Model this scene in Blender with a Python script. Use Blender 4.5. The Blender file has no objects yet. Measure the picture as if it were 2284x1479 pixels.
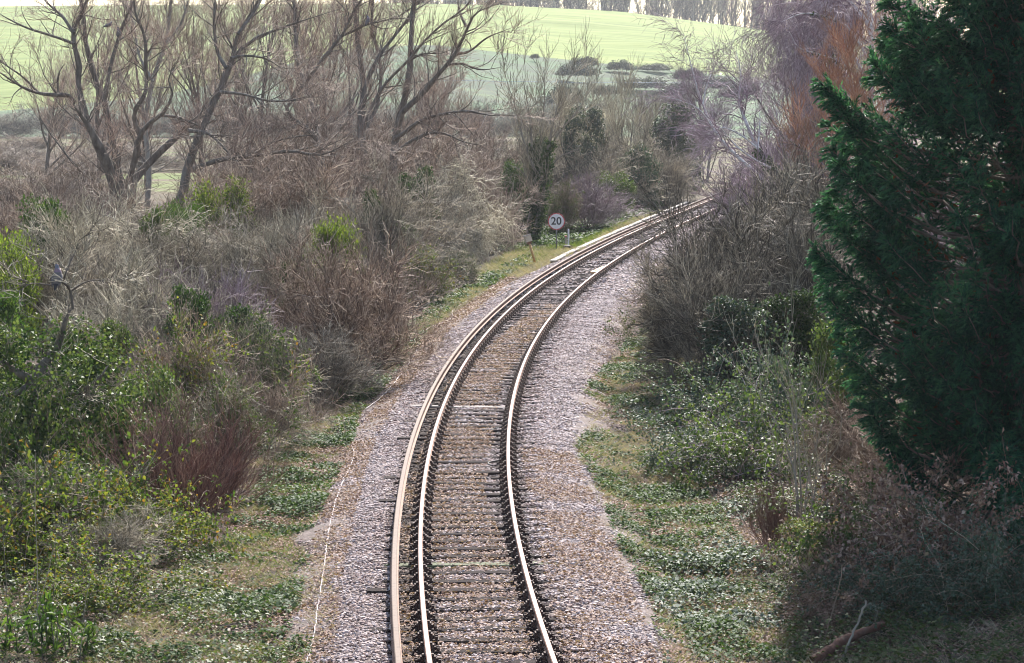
import bpy, math, numpy as np
from mathutils import Vector

# ------------------------------------------------------------------ camera, light, exposure
scene = bpy.context.scene
C = scene.collection
F, CX, CY, H, PITCH = 6000.0, 1142.0, 739.5, 6.806, 0.0879525      # focal length in px of the 2284 px wide frame, rail top = z 0
SP, CP = math.sin(PITCH), math.cos(PITCH)
cam = bpy.data.cameras.new('camera'); cam.sensor_width = 36.0; cam.lens = F / 2284.0 * 36.0
cam.clip_start = 0.5; cam.clip_end = 5000
co = bpy.data.objects.new('camera', cam); C.objects.link(co)
co.location = (0, 0, H); co.rotation_euler = (math.pi / 2 - PITCH, 0, 0)
scene.camera = co
SUN_AZ, SUN_EL = math.radians(11), math.radians(39)
w = bpy.data.worlds.new('World'); scene.world = w; w.use_nodes = True
nt = w.node_tree
sky = nt.nodes.new('ShaderNodeTexSky'); sky.sky_type = 'NISHITA'; sky.sun_disc = False
sky.sun_elevation = SUN_EL; sky.sun_rotation = SUN_AZ; sky.dust_density = 1.0; sky.air_density = 1.0
nt.links.new(sky.outputs[0], nt.nodes['Background'].inputs[0]); nt.nodes['Background'].inputs[1].default_value = 0.092
sl = bpy.data.lights.new('sun', 'SUN'); sl.energy = 5.0; sl.angle = math.radians(1.6); sl.color = (1.0, 0.945, 0.885)
so = bpy.data.objects.new('sun', sl); C.objects.link(so)
so.rotation_euler = Vector((math.sin(SUN_AZ) * math.cos(SUN_EL), math.cos(SUN_AZ) * math.cos(SUN_EL), math.sin(SUN_EL))).to_track_quat('Z', 'Y').to_euler()
scene.view_settings.view_transform = 'Standard'; scene.view_settings.look = 'None'
scene.view_settings.exposure = 1.45; scene.view_settings.gamma = 1.0
try:
    scene.cycles.volume_bounces = 0; scene.cycles.filter_width = 1.0; scene.cycles.max_bounces = 7; scene.cycles.transparent_max_bounces = 8
    scene.cycles.diffuse_bounces = 3; scene.cycles.use_denoising = True
except Exception: pass

rng = np.random.default_rng(7)

# ------------------------------------------------------------------ picture geometry -> world
def at(px, py, Y):
    u, v = (px - CX) / F, (CY - py) / F
    dx, dy, dz = u, CP + v * SP, -SP + v * CP
    return np.array([dx, dy, dz]) * (Y / dy) + np.array([0, 0, H])
def nrm(a): return a / np.maximum(np.linalg.norm(a, axis=-1, keepdims=True), 1e-9)

# track centre line, fitted to the rails
SS = np.arange(0, 330, 0.25)
_k = np.where(SS < 128, 0.00338197 - 0.00167814 * SS / 100 - 0.00063979 * (SS / 100) ** 2, 0.0)
_th = -0.08444 + np.cumsum(_k) * 0.25
TX = 0.26507 + np.cumsum(np.sin(_th)) * 0.25; TY = 25 + np.cumsum(np.cos(_th)) * 0.25
_b = np.arange(-40, 0, 0.25)
TX = np.concatenate([0.26507 + math.sin(-0.08444) * _b, TX]); TY = np.concatenate([25 + math.cos(-0.08444) * _b, TY])
TH = np.concatenate([np.full(len(_b), -0.08444), _th]); TS = np.concatenate([_b, SS])
def track(s, q):
    x, y, t = np.interp(s, TS, TX), np.interp(s, TS, TY), np.interp(s, TS, TH)
    return x + q * np.cos(t), y - q * np.sin(t), t
def q_of(x, y): return (x - np.interp(y, TY, TX)) * np.cos(np.interp(y, TY, TH))

def vnoise(x, y, seed=0):
    xi, yi = np.floor(x), np.floor(y); fx, fy = x - xi, y - yi
    fx, fy = fx * fx * (3 - 2 * fx), fy * fy * (3 - 2 * fy)
    def h(a, b): v = np.sin(a * 127.1 + b * 311.7 + seed * 74.7) * 43758.5453; return v - np.floor(v)
    return (h(xi, yi) * (1 - fx) + h(xi + 1, yi) * fx) * (1 - fy) + (h(xi, yi + 1) * (1 - fx) + h(xi + 1, yi + 1) * fx) * fy
def gz(x, y):
    x = np.asarray(x, float); y = np.asarray(y, float)
    q = q_of(x, y)
    z = np.interp(q, [-40, -12, -4.5, -2.9, -2.3, -1.0, 1.0, 2.4, 3.1, 4.5, 12, 40], [-0.9, -0.7, -0.55, -0.5, -0.42, -0.42, -0.42, -0.42, -0.5, -0.45, 0.5, 0.8])
    z = z + (vnoise(x * .7, y * .7) - .5) * .16 + (vnoise(x * .2, y * .2, 3) - .5) * .25 * np.clip((np.abs(q) - 3) / 4, 0, 1)
    f = np.clip((y - 210) / 60, 0, 1)
    return z * (1 - f) + f * (-1.1 + vnoise(x * .02, y * .02, 5) * .6)

# ------------------------------------------------------------------ mesh helpers
class G:
    def __init__(s): s.v = []; s.f = []; s.m = []; s.n = 0
    def add(s, v, f, m=0):
        v = np.asarray(v, np.float32).reshape(-1, 3); f = np.asarray(f, np.int64)
        if len(v) == 0 or len(f) == 0: return s
        s.v.append(v); s.f.append(f + s.n); s.m.append((m, len(f))); s.n += len(v); return s
    def mesh(s, name, mats, smooth=True):
        me = bpy.data.meshes.new(name)
        v = np.concatenate(s.v); me.vertices.add(len(v)); me.vertices.foreach_set('co', v.ravel())
        loops = np.concatenate([f.ravel() for f in s.f]); sizes = np.concatenate([np.full(len(f), f.shape[1]) for f in s.f])
        starts = np.concatenate([[0], np.cumsum(sizes)[:-1]])
        me.loops.add(len(loops)); me.loops.foreach_set('vertex_index', loops.astype(np.int32))
        me.polygons.add(len(sizes)); me.polygons.foreach_set('loop_start', starts.astype(np.int32))
        me.polygons.foreach_set('material_index', np.concatenate([np.full(n, m) for m, n in s.m]).astype(np.int32))
        me.polygons.foreach_set('use_smooth', np.full(len(sizes), smooth))
        for m in (mats if isinstance(mats, (list, tuple)) else [mats]): me.materials.append(m)
        me.update(calc_edges=True); me.validate(); return me

def tubes(P, R, S=4, cap=False):
    P = np.asarray(P, float); R = np.asarray(R, float); N, K, _ = P.shape
    T = nrm(np.gradient(P, axis=1)); mt = nrm(T.mean(1))
    ref = np.where(np.abs(mt[:, 2:3]) > .75, np.array([[1., .13, 0]]), np.array([[0, 0.11, 1.]]))
    U = nrm(np.cross(T, ref[:, None, :])); V = np.cross(T, U)
    a = np.arange(S) * 2 * math.pi / S
    v = P[:, :, None] + R[:, :, None, None] * (np.cos(a)[None, None, :, None] * U[:, :, None] + np.sin(a)[None, None, :, None] * V[:, :, None])
    i = np.arange(N * K * S).reshape(N, K, S); j = np.roll(i, -1, 2)
    f = np.stack([i[:, :-1], j[:, :-1], j[:, 1:], i[:, 1:]], -1).reshape(-1, 4)
    return v.reshape(-1, 3), f
def leaves(p, d, n, L, W, fold=.18):
    d = nrm(d); n = nrm(n - (n * d).sum(-1, keepdims=True) * d); s = np.cross(d, n); L = np.asarray(L)[:, None]; W = np.asarray(W)[:, None]
    v = np.stack([p, p + d * L * .42 + s * W * .5 + n * W * fold, p + d * L - n * L * .12, p + d * L * .42 - s * W * .5 + n * W * fold], 1)
    return v.reshape(-1, 3), np.arange(len(p) * 4).reshape(-1, 4)
def box(c, s, rz=0, top=1.0):
    x, y, z = np.array(s) / 2
    v = np.array([[-x, -y, -z], [x, -y, -z], [x, y, -z], [-x, y, -z], [-x * top, -y * top, z], [x * top, -y * top, z], [x * top, y * top, z], [-x * top, y * top, z]])
    cr, sr = math.cos(rz), math.sin(rz); v = np.stack([v[:, 0] * cr - v[:, 1] * sr, v[:, 0] * sr + v[:, 1] * cr, v[:, 2]], 1)
    return v + np.array(c), np.array([[3, 2, 1, 0], [4, 5, 6, 7], [0, 1, 5, 4], [1, 2, 6, 5], [2, 3, 7, 6], [3, 0, 4, 7]])
def smooth_line(pts, K):
    p = np.asarray(pts, float); d = np.concatenate([[0], np.cumsum(np.linalg.norm(np.diff(p, axis=0), axis=1))])
    t = np.linspace(0, d[-1], K); m = np.gradient(p, d, axis=0) if len(p) > 2 else np.repeat((p[1:] - p[:1]) / d[-1], 2, 0)
    i = np.clip(np.searchsorted(d, t, 'right') - 1, 0, len(d) - 2); h = (d[i + 1] - d[i])[:, None]; u = ((t - d[i])[:, None]) / h
    return (2 * u**3 - 3 * u**2 + 1) * p[i] + (u**3 - 2 * u**2 + u) * h * m[i] + (-2 * u**3 + 3 * u**2) * p[i + 1] + (u**3 - u**2) * h * m[i + 1]

def rdir(n, r=None): r = r or rng; return nrm(r.normal(size=(n, 3)))
def grow(p, d, L, K, wob, trop, r):
    P = [p]; d = nrm(d)
    for k in range(K - 1):
        d = nrm(d + r.normal(size=d.shape) * wob + np.asarray(trop) / (K - 1)); p = p + d * (L / (K - 1))[:, None]; P.append(p)
    return np.stack(P, 1)
def child(P, R, n, r, t=(.2, 1.), ang=(.7, .2), L=(.3, .6), K=5, wob=.18, trop=(0, 0, .3), rf=.6, rmax=9, rmin=.002):
    N, k, _ = P.shape; ln = np.linalg.norm(np.diff(P, axis=1), axis=2).sum(1)
    i = r.choice(N, n, p=ln / ln.sum()); tt = r.uniform(t[0], t[1], n) * (k - 1.001); a = tt.astype(int); u = (tt - a)[:, None]
    p = P[i, a] * (1 - u) + P[i, a + 1] * u; rad = R[i, a] * (1 - u[:, 0]) + R[i, a + 1] * u[:, 0]
    T = nrm(P[i, a + 1] - P[i, a]); perp = nrm(np.cross(T, rdir(n, r))); al = r.normal(ang[0], ang[1], n)[:, None]
    ll = r.uniform(L[0], L[1], n); P2 = grow(p, T * np.cos(al) + perp * np.sin(al), ll, K, wob, trop, r)
    r0 = np.clip(rad * rf, rmin, rmax); R2 = r0[:, None] * np.linspace(1, .25, K)[None]
    return P2, np.maximum(R2, rmin * .6)
def leaf_on(P, n, r, L=(.05, .09), spread=.06, up=.5, t=(.3, 1.), asp=.75, droop=0.):
    N, k, _ = P.shape; i = r.integers(0, N, n); tt = r.uniform(t[0], t[1], n) * (k - 1.001); a = tt.astype(int); u = (tt - a)[:, None]
    p = P[i, a] * (1 - u) + P[i, a + 1] * u + r.normal(size=(n, 3)) * spread
    ll = r.uniform(L[0], L[1], n); d = rdir(n, r) + np.array([0, 0, -droop])
    return leaves(p, d, rdir(n, r) + np.array([0, 0, up * 2]), ll, ll * asp)

# ------------------------------------------------------------------ materials
def new_mat(name):
    m = bpy.data.materials.new(name); m.use_nodes = True; m.node_tree.nodes.clear(); return m, m.node_tree.nodes, m.node_tree.links
def ramp_node(N, cols):
    r = N.new('ShaderNodeValToRGB'); e = r.color_ramp.elements
    while len(e) < len(cols): e.new(0.5)
    for k, c in enumerate(cols): e[k].position = k / max(1, len(cols) - 1); e[k].color = (*c, 1)
    return r
def island_mat(name, cols, rough=.6, transl=0., var=.35, spec=.5, noise=0.):
    m, N, L = new_mat(name); g = N.new('ShaderNodeNewGeometry'); r = ramp_node(N, cols); L.new(g.outputs['Random Per Island'], r.inputs[0])
    oi = N.new('ShaderNodeObjectInfo'); mr = N.new('ShaderNodeMapRange'); mr.inputs[3].default_value = 1 - var; mr.inputs[4].default_value = 1 + var
    L.new(oi.outputs['Random'], mr.inputs[0]); mx = N.new('ShaderNodeMix'); mx.data_type = 'RGBA'; mx.blend_type = 'MULTIPLY'; mx.inputs[0].default_value = 1
    L.new(r.outputs[0], mx.inputs[6]); cmb = N.new('ShaderNodeCombineColor')
    for k in range(3): L.new(mr.outputs[0], cmb.inputs[k])
    L.new(cmb.outputs[0], mx.inputs[7]); col = mx.outputs[2]
    if noise:
        tc = N.new('ShaderNodeTexCoord'); nz = N.new('ShaderNodeTexNoise'); nz.inputs['Scale'].default_value = noise; nz.inputs['Detail'].default_value = 5
        L.new(tc.outputs['Object'], nz.inputs['Vector']); m2 = N.new('ShaderNodeMapRange'); m2.inputs[1].default_value = .3; m2.inputs[2].default_value = .7; m2.inputs[3].default_value = .5; m2.inputs[4].default_value = 1.45
        L.new(nz.outputs[0], m2.inputs[0]); c2 = N.new('ShaderNodeCombineColor')
        for k in range(3): L.new(m2.outputs[0], c2.inputs[k])
        mx2 = N.new('ShaderNodeMix'); mx2.data_type = 'RGBA'; mx2.blend_type = 'MULTIPLY'; mx2.inputs[0].default_value = 1
        L.new(col, mx2.inputs[6]); L.new(c2.outputs[0], mx2.inputs[7]); col = mx2.outputs[2]
    b = N.new('ShaderNodeBsdfPrincipled'); b.inputs['Roughness'].default_value = rough; b.inputs['Specular IOR Level'].default_value = spec; L.new(col, b.inputs['Base Color'])
    o = N.new('ShaderNodeOutputMaterial'); sh = b.outputs[0]
    if transl:
        t = N.new('ShaderNodeBsdfTranslucent'); br = N.new('ShaderNodeMix'); br.data_type = 'RGBA'; br.blend_type = 'MULTIPLY'; br.inputs[0].default_value = 1; br.inputs[7].default_value = (1.5, 1.6, .8, 1)
        L.new(col, br.inputs[6]); L.new(br.outputs[2], t.inputs[0]); ms = N.new('ShaderNodeMixShader'); ms.inputs[0].default_value = transl
        L.new(b.outputs[0], ms.inputs[1]); L.new(t.outputs[0], ms.inputs[2]); sh = ms.outputs[0]
    L.new(sh, o.inputs[0]); return m
def noise_mat(name, cols, scale=4., rough=.85, bump=.0, stretch=(1, 1, 1), metal=0., detail=8, spec=.4, bscale=None, bdist=.02):
    m, N, L = new_mat(name); tc = N.new('ShaderNodeTexCoord'); mp = N.new('ShaderNodeMapping'); mp.inputs['Scale'].default_value = stretch
    L.new(tc.outputs['Object'], mp.inputs[0]); nz = N.new('ShaderNodeTexNoise'); nz.inputs['Scale'].default_value = scale; nz.inputs['Detail'].default_value = detail; nz.inputs['Roughness'].default_value = .65
    L.new(mp.outputs[0], nz.inputs['Vector']); mr = N.new('ShaderNodeMapRange'); mr.inputs[1].default_value = .3; mr.inputs[2].default_value = .7; L.new(nz.outputs[0], mr.inputs[0])
    r = ramp_node(N, cols); L.new(mr.outputs[0], r.inputs[0]); b = N.new('ShaderNodeBsdfPrincipled'); L.new(r.outputs[0], b.inputs['Base Color'])
    b.inputs['Roughness'].default_value = rough; b.inputs['Metallic'].default_value = metal; b.inputs['Specular IOR Level'].default_value = spec
    if bump:
        nb = N.new('ShaderNodeTexNoise'); nb.inputs['Scale'].default_value = bscale or scale * 3; nb.inputs['Detail'].default_value = 6; L.new(mp.outputs[0], nb.inputs['Vector'])
        bp = N.new('ShaderNodeBump'); bp.inputs['Strength'].default_value = bump; bp.inputs['Distance'].default_value = bdist; L.new(nb.outputs[0], bp.inputs['Height']); L.new(bp.outputs[0], b.inputs['Normal'])
    o = N.new('ShaderNodeOutputMaterial'); L.new(b.outputs[0], o.inputs[0]); return m

M = {}
M['soil'] = noise_mat('soil', [(.05, .035, .028), (.11, .08, .065), (.17, .13, .10), (.09, .10, .04)], .9, .95, .6, bscale=9)
M['ballast'] = noise_mat('ballast_fines', [(.045, .032, .027), (.12, .09, .08), (.21, .165, .15)], 9, .95, .8, bscale=28)
M['stone'] = island_mat('ballast_stone', [(.17, .125, .115), (.33, .26, .245), (.45, .37, .355), (.54, .465, .455), (.25, .185, .17), (.48, .395, .38)], .85, var=.05)
M['stonedark'] = island_mat('dark_brown_stone', [(.03, .02, .016), (.07, .045, .036), (.12, .08, .065), (.05, .035, .03)], .9, var=.05)  # dark brown stones banded along the running rails and the conductor rail gap
M['stonebrown'] = island_mat('rust_brown_stone', [(.11, .072, .062), (.21, .14, .122), (.30, .21, .19), (.36, .275, .25)], .9, var=.05)
M['railside'] = noise_mat('rusty_rail_side', [(.09, .042, .026), (.21, .105, .065), (.30, .165, .10)], 14, .8, .2)
M['railtop'] = noise_mat('worn_rail_top', [(.17, .115, .095), (.30, .23, .20), (.23, .165, .14)], 9, .30, 0, metal=.8)
M['thirdtop'] = noise_mat('conductor_rail_top', [(.08, .048, .033), (.145, .095, .068), (.105, .065, .046)], 9, .8, 0, metal=0)
M['iron'] = noise_mat('chair_iron', [(.025, .014, .011), (.06, .032, .024), (.10, .055, .038)], 22, .8, .3)
M['timber'] = noise_mat('sleeper_timber', [(.010, .008, .008), (.028, .021, .020), (.06, .047, .043)], 3, .95, .5, stretch=(1, 9, 4), spec=.08)
M['timberpale'] = noise_mat('sleeper_timber_pale', [(.13, .11, .10), (.26, .23, .21)], 3, .85, .4, stretch=(1, 9, 4))
M['timbergreen'] = noise_mat('sleeper_timber_mossy', [(.045, .05, .03), (.09, .105, .05), (.12, .11, .08)], 3, .9, .4, stretch=(1, 9, 4))
M['porcelain'] = noise_mat('insulator_porcelain', [(.35, .30, .27), (.5, .45, .42)], 8, .4)
M['cable'] = noise_mat('cable_sheath', [(.22, .17, .17), (.40, .33, .33), (.30, .24, .23)], 6, .6)
M['blackcable'] = noise_mat('black_cable', [(.015, .012, .012), (.04, .03, .03)], 9, .6)
M['concrete'] = noise_mat('pale_concrete', [(.20, .175, .15), (.34, .31, .28), (.42, .39, .36)], 6, .9, .2)
M['white'] = noise_mat('white_paint', [(.60, .60, .60), (.76, .76, .77), (.84, .84, .85)], 5, .5, stretch=(1, 1, .3))
M['signred'] = noise_mat('sign_red', [(.42, .03, .04), (.50, .05, .06)], 6, .5)
M['black'] = noise_mat('black_letter', [(.012, .012, .018), (.02, .02, .028)], 6, .6)
M['greymetal'] = noise_mat('galvanised_post', [(.16, .16, .16), (.28, .28, .28)], 9, .6, metal=.3)
M['rustpaint'] = noise_mat('rusty_yellow_paint', [(.30, .14, .05), (.55, .33, .14), (.66, .45, .22)], 16, .75, .2)
M['palebox'] = noise_mat('weathered_box', [(.42, .32, .22), (.62, .54, .42), (.30, .17, .09)], 16, .8)
M['bark'] = noise_mat('grey_bark', [(.06, .049, .04), (.145, .12, .098), (.25, .215, .18)], 5, .95, .9, stretch=(1, 1, .22), bscale=14, bdist=.05)
M['barkpale'] = noise_mat('pale_bark', [(.14, .12, .095), (.25, .22, .18), (.32, .29, .24)], 6, .9, .5, stretch=(1, 1, .3))
M['birch'] = noise_mat('birch_bark', [(.10, .085, .08), (.52, .49, .48), (.66, .63, .62), (.70, .68, .67)], 5, .8, .2, stretch=(1, 1, 2.2))
M['log'] = noise_mat('rotten_log', [(.045, .02, .014), (.12, .05, .03), (.10, .07, .05)], 7, .95, .8)
tw = lambda n, *c: island_mat(n, c, .7, var=.18, noise=.9)
M['twig_red'] = tw('reddish_twig', (0.105, 0.058, 0.042), (0.255, 0.160, 0.118), (0.437, 0.318, 0.240), (0.600, 0.502, 0.396))
M['twig_grey'] = tw('grey_twig', (0.032, 0.024, 0.016), (0.118, 0.092, 0.061), (0.333, 0.276, 0.192), (0.557, 0.479, 0.340))
M['twig_dark'] = tw('dark_twig', (0.015, 0.013, 0.009), (0.056, 0.044, 0.031), (0.196, 0.164, 0.119), (0.411, 0.359, 0.267))
M['twig_purple'] = tw('purplish_twig', (.09, .052, .062), (.20, .125, .15), (.33, .24, .265), (.47, .385, .41))
M['twig_wine'] = tw('wine_red_twig', (0.042, 0.014, 0.011), (0.104, 0.034, 0.025), (0.198, 0.088, 0.063), (0.333, 0.216, 0.151))
M['twig_rust'] = tw('rusty_brown_twig', (0.032, 0.018, 0.011), (0.107, 0.062, 0.041), (0.268, 0.184, 0.129), (0.483, 0.381, 0.275))
M['twig_brown'] = tw('dead_brown_twig', (0.049, 0.026, 0.018), (0.136, 0.084, 0.059), (0.288, 0.198, 0.147), (0.480, 0.376, 0.287))
M['twig_orange'] = tw('orange_twig', (.24, .10, .05), (.38, .18, .10), (.47, .27, .17), (.54, .36, .25))
M['twig_pale'] = tw('pale_twig', (0.076, 0.062, 0.042), (0.244, 0.205, 0.141), (0.444, 0.389, 0.275), (0.640, 0.576, 0.418))
lf = lambda n, *c, rough=.6, tr=.35, sp=.14: island_mat(n, c, rough, tr, .2, sp)
M['ivy'] = lf('ivy_leaf', (.014, .032, .012), (.028, .058, .018), (.045, .08, .026), (.07, .10, .034), rough=.65, tr=.22, sp=.10)
M['lime'] = lf('lime_leaf', (.07, .11, .016), (.14, .19, .03), (.20, .235, .045), (.06, .085, .018), (.035, .055, .012), tr=.38)
M['green'] = lf('bright_green_leaf', (.02, .05, .012), (.045, .09, .02), (.085, .13, .03), (.03, .055, .015), tr=.35)
M['bramble'] = lf('bramble_leaf', (.03, .06, .018), (.065, .10, .03), (.10, .13, .045), (.05, .05, .025), rough=.55, tr=.3)
M['brambley'] = lf('yellowing_bramble_leaf', (.025, .05, .012), (.06, .10, .022), (.13, .165, .035), (.05, .085, .025), (.20, .19, .04), (.075, .12, .03), (.24, .12, .03), tr=.4)
M['greyleaf'] = lf('grey_green_leaf', (.035, .06, .04), (.07, .10, .07), (.11, .15, .11), (.05, .07, .045), rough=.6, tr=.2, sp=.14)
M['drybr'] = lf('dry_brown_leaf', (.10, .05, .04), (.20, .115, .09), (.29, .185, .145), (.38, .28, .225), rough=.7, tr=.15)
M['straw'] = lf('dry_grass', (.26, .20, .14), (.38, .31, .23), (.46, .40, .31), (.2, .2, .09), rough=.7, tr=.2)
M['grass'] = lf('grass_blade', (.06, .11, .02), (.12, .17, .035), (.20, .20, .07), tr=.35)
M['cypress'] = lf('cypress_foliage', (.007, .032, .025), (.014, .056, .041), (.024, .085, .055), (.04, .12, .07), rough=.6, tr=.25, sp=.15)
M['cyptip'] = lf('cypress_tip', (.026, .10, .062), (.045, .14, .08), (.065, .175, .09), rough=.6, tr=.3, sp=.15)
M['cypdead'] = lf('dead_cypress_foliage', (.07, .025, .012), (.11, .045, .02), rough=.8, tr=.1)
M['scrub'] = lf('dark_scrub_leaf', (.05, .065, .055), (.08, .095, .075), (.12, .12, .10), rough=.6, tr=.15)

# ------------------------------------------------------------------ object helpers
def tag(o, label=None, cat=None, group=None, kind=None):
    if label: o['label'] = label
    if cat: o['category'] = cat
    if group: o['group'] = group
    if kind: o['kind'] = kind
    return o
def put(name, me, parent=None, mat=None, loc=None):
    o = bpy.data.objects.new(name, me); C.objects.link(o)
    if parent is not None: o.parent = parent
    if loc is not None: o.location = loc
    if mat is not None and me.materials and me.materials[0] != mat:
        o.material_slots[0].link = 'OBJECT'; o.material_slots[0].material = mat
    return o
def thing(name, label, cat, loc, rz=0, group=None, scale=None):
    o = bpy.data.objects.new(name, None); C.objects.link(o); o.empty_display_size = .3
    o.location = [float(a) for a in loc]; o.rotation_euler = (0, 0, rz)
    if scale is not None: o.scale = scale
    return tag(o, label, cat, group)
def X_at(px, Y): return (px - CX) / F * (Y * CP + (H + .5) * SP)
def ground_at(px, Y):
    x = X_at(px, Y); return np.array([x, Y, float(gz(x, Y))])

# ------------------------------------------------------------------ setting: ground, hill, field
def grid(name, xs, ys, zf, mat, kind='structure'):
    X, Y = np.meshgrid(xs, ys); Z = zf(X, Y); v = np.stack([X, Y, Z], -1).reshape(-1, 3)
    i = np.arange(len(xs) * len(ys)).reshape(len(ys), len(xs)); f = np.stack([i[:-1, :-1], i[:-1, 1:], i[1:, 1:], i[1:, :-1]], -1).reshape(-1, 4)
    return tag(put(name, G().add(v, f).mesh(name, mat)), kind=kind)
gx = np.concatenate([-np.geomspace(900, 22, 40), np.arange(-21.6, 24, .4), np.geomspace(24.4, 900, 40)])
gy = np.concatenate([np.arange(-60, 24, 6), np.arange(26, 130, .5), np.arange(130, 260, 2), np.arange(260, 481, 10)])
gy[-1] = 480
gm, N_, L_ = new_mat('valley_ground')
tc = N_.new('ShaderNodeTexCoord'); nz = N_.new('ShaderNodeTexNoise'); nz.inputs['Scale'].default_value = 1.1; nz.inputs['Detail'].default_value = 9; L_.new(tc.outputs['Object'], nz.inputs['Vector'])
r1 = ramp_node(N_, [(.022, .016, .013), (.055, .04, .033), (.10, .075, .06), (.05, .05, .025)]); mr = N_.new('ShaderNodeMapRange'); mr.inputs[1].default_value = .28; mr.inputs[2].default_value = .72; L_.new(nz.outputs[0], mr.inputs[0]); L_.new(mr.outputs[0], r1.inputs[0])
n2 = N_.new('ShaderNodeTexNoise'); n2.inputs['Scale'].default_value = .055; n2.inputs['Detail'].default_value = 9; n2.inputs['Roughness'].default_value = .7; mp = N_.new('ShaderNodeMapping'); mp.inputs['Scale'].default_value = (.35, 1.4, 1); L_.new(tc.outputs['Object'], mp.inputs[0]); L_.new(mp.outputs[0], n2.inputs['Vector'])
r2 = ramp_node(N_, [(.08, .11, .035), (.13, .16, .055), (.13, .105, .07), (.10, .085, .055), (.12, .15, .05)]); m3 = N_.new('ShaderNodeMapRange'); m3.inputs[1].default_value = .3; m3.inputs[2].default_value = .7; L_.new(n2.outputs[0], m3.inputs[0]); L_.new(m3.outputs[0], r2.inputs[0])
sx = N_.new('ShaderNodeSeparateXYZ'); L_.new(tc.outputs['Object'], sx.inputs[0]); m4 = N_.new('ShaderNodeMapRange'); m4.inputs[1].default_value = 185; m4.inputs[2].default_value = 215; L_.new(sx.outputs[1], m4.inputs[0])
mx = N_.new('ShaderNodeMix'); mx.data_type = 'RGBA'; L_.new(m4.outputs[0], mx.inputs[0]); L_.new(r1.outputs[0], mx.inputs[6]); L_.new(r2.outputs[0], mx.inputs[7])
bs = N_.new('ShaderNodeBsdfPrincipled'); bs.inputs['Roughness'].default_value = .95; bs.inputs['Specular IOR Level'].default_value = .1; L_.new(mx.outputs[2], bs.inputs['Base Color'])
nb = N_.new('ShaderNodeTexNoise'); nb.inputs['Scale'].default_value = 7; nb.inputs['Detail'].default_value = 7; L_.new(tc.outputs['Object'], nb.inputs['Vector']); bp = N_.new('ShaderNodeBump'); bp.inputs['Strength'].default_value = .7; bp.inputs['Distance'].default_value = .08; L_.new(nb.outputs[0], bp.inputs['Height']); L_.new(bp.outputs[0], bs.inputs['Normal'])
ou = N_.new('ShaderNodeOutputMaterial'); L_.new(bs.outputs[0], ou.inputs[0])
grid('ground', gx, gy, gz, gm)
YB, YC = 650.0, 1000.0
def zpx(py, Y): return H + Y * (210.3 - py) / F * 1.0
def yb(x): return YB + 14 * np.sin(x * .03) + 8 * np.sin(x * .071 + 1)
def zb(x): return zpx(np.interp(1142 + F * x / YB, [-3000, 0, 350, 600, 760, 960, 1600, 2300, 5000], [250, 248, 215, 160, 118, 101, 166, 240, 260]), YB)
def zc(x): return zpx(np.interp(1142 + F * x / YC, [-3000, 0, 900, 1100, 1380, 1700, 2000, 2400, 5000], [40, 16, 9, 13, 27, 68, 112, 165, 200]), YC)
hx = np.linspace(-420, 420, 141)
def strip(name, t, ya, za, yz, zz, mat, ease):
    X = np.repeat(hx[None], len(t), 0); T = t[:, None]; A, B = ya(hx)[None], yz(hx)[None]
    E = T ** ease; Z = za(hx)[None] * (1 - E) + zz(hx)[None] * E; Yy = A + (B - A) * T
    Z = Z + (vnoise(X * .05, Yy * .05, 9) - .5) * 1.6 * np.sin(T * math.pi)
    v = np.stack([X, Yy, Z], -1).reshape(-1, 3); i = np.arange(len(t) * len(hx)).reshape(len(t), -1)
    return tag(put(name, G().add(v, np.stack([i[:-1, :-1], i[:-1, 1:], i[1:, 1:], i[1:, :-1]], -1).reshape(-1, 4)).mesh(name, mat)), kind='structure')
M['rough'] = noise_mat('rough_slope_grass', [(.05, .095, .05), (.085, .14, .065), (.07, .085, .06), (.12, .165, .075)], .06, .95, .4, stretch=(.5, 1.2, 1), bscale=.6, bdist=.4, spec=.1)
M['crop'] = noise_mat('crop_field', [(.09, .13, .032), (.165, .21, .055), (.235, .275, .09)], .05, .95, .5, stretch=(.25, 2.6, 1), bscale=.35, bdist=.5, spec=.1)
c480 = lambda x: np.full_like(x, 480.0)
strip('hillside', np.linspace(0, 1, 40), c480, lambda x: gz(x, c480(x)), yb, zb, M['rough'], 1.25)
strip('hill_field', np.linspace(0, 1, 60), yb, zb, lambda x: np.full_like(x, YC), zc, M['crop'], .92)
strip('hilltop', np.linspace(0, 1, 12), lambda x: np.full_like(x, YC), zc, lambda x: np.full_like(x, 1300.), lambda x: zc(x) - 6, M['rough'], 1.6)

# ------------------------------------------------------------------ ballast
bs_ = np.arange(-30, 300, .35); bq = np.array([-3.1, -2.6, -2.2, -1.9, -1.5, -1.2, -.75, -.4, 0, .4, .75, 1.2, 1.5, 1.9, 2.3, 2.7, 3.2])
bz = np.array([-.62, -.46, -.33, -.25, -.19, -.195, -.225, -.22, -.215, -.22, -.225, -.19, -.185, -.205, -.25, -.40, -.62])
SG, QG = np.meshgrid(bs_, bq, indexing='ij'); xx, yy, _ = track(SG, QG); ZZ = bz[None] + (vnoise(xx * 2.2, yy * 2.2, 2) - .5) * .05
edge = np.where(np.abs(QG) > 2, (vnoise(yy * .5, QG * 0, 4) - .5) * .16, 0); ZZ = ZZ + edge * .5
i = np.arange(SG.size).reshape(SG.shape)
tag(put('ballast_bed', G().add(np.stack([xx, yy, ZZ], -1), np.stack([i[:-1, :-1], i[:-1, 1:], i[1:, 1:], i[1:, :-1]], -1).reshape(-1, 4)).mesh('ballast_bed', M['ballast'])), kind='structure')
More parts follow.
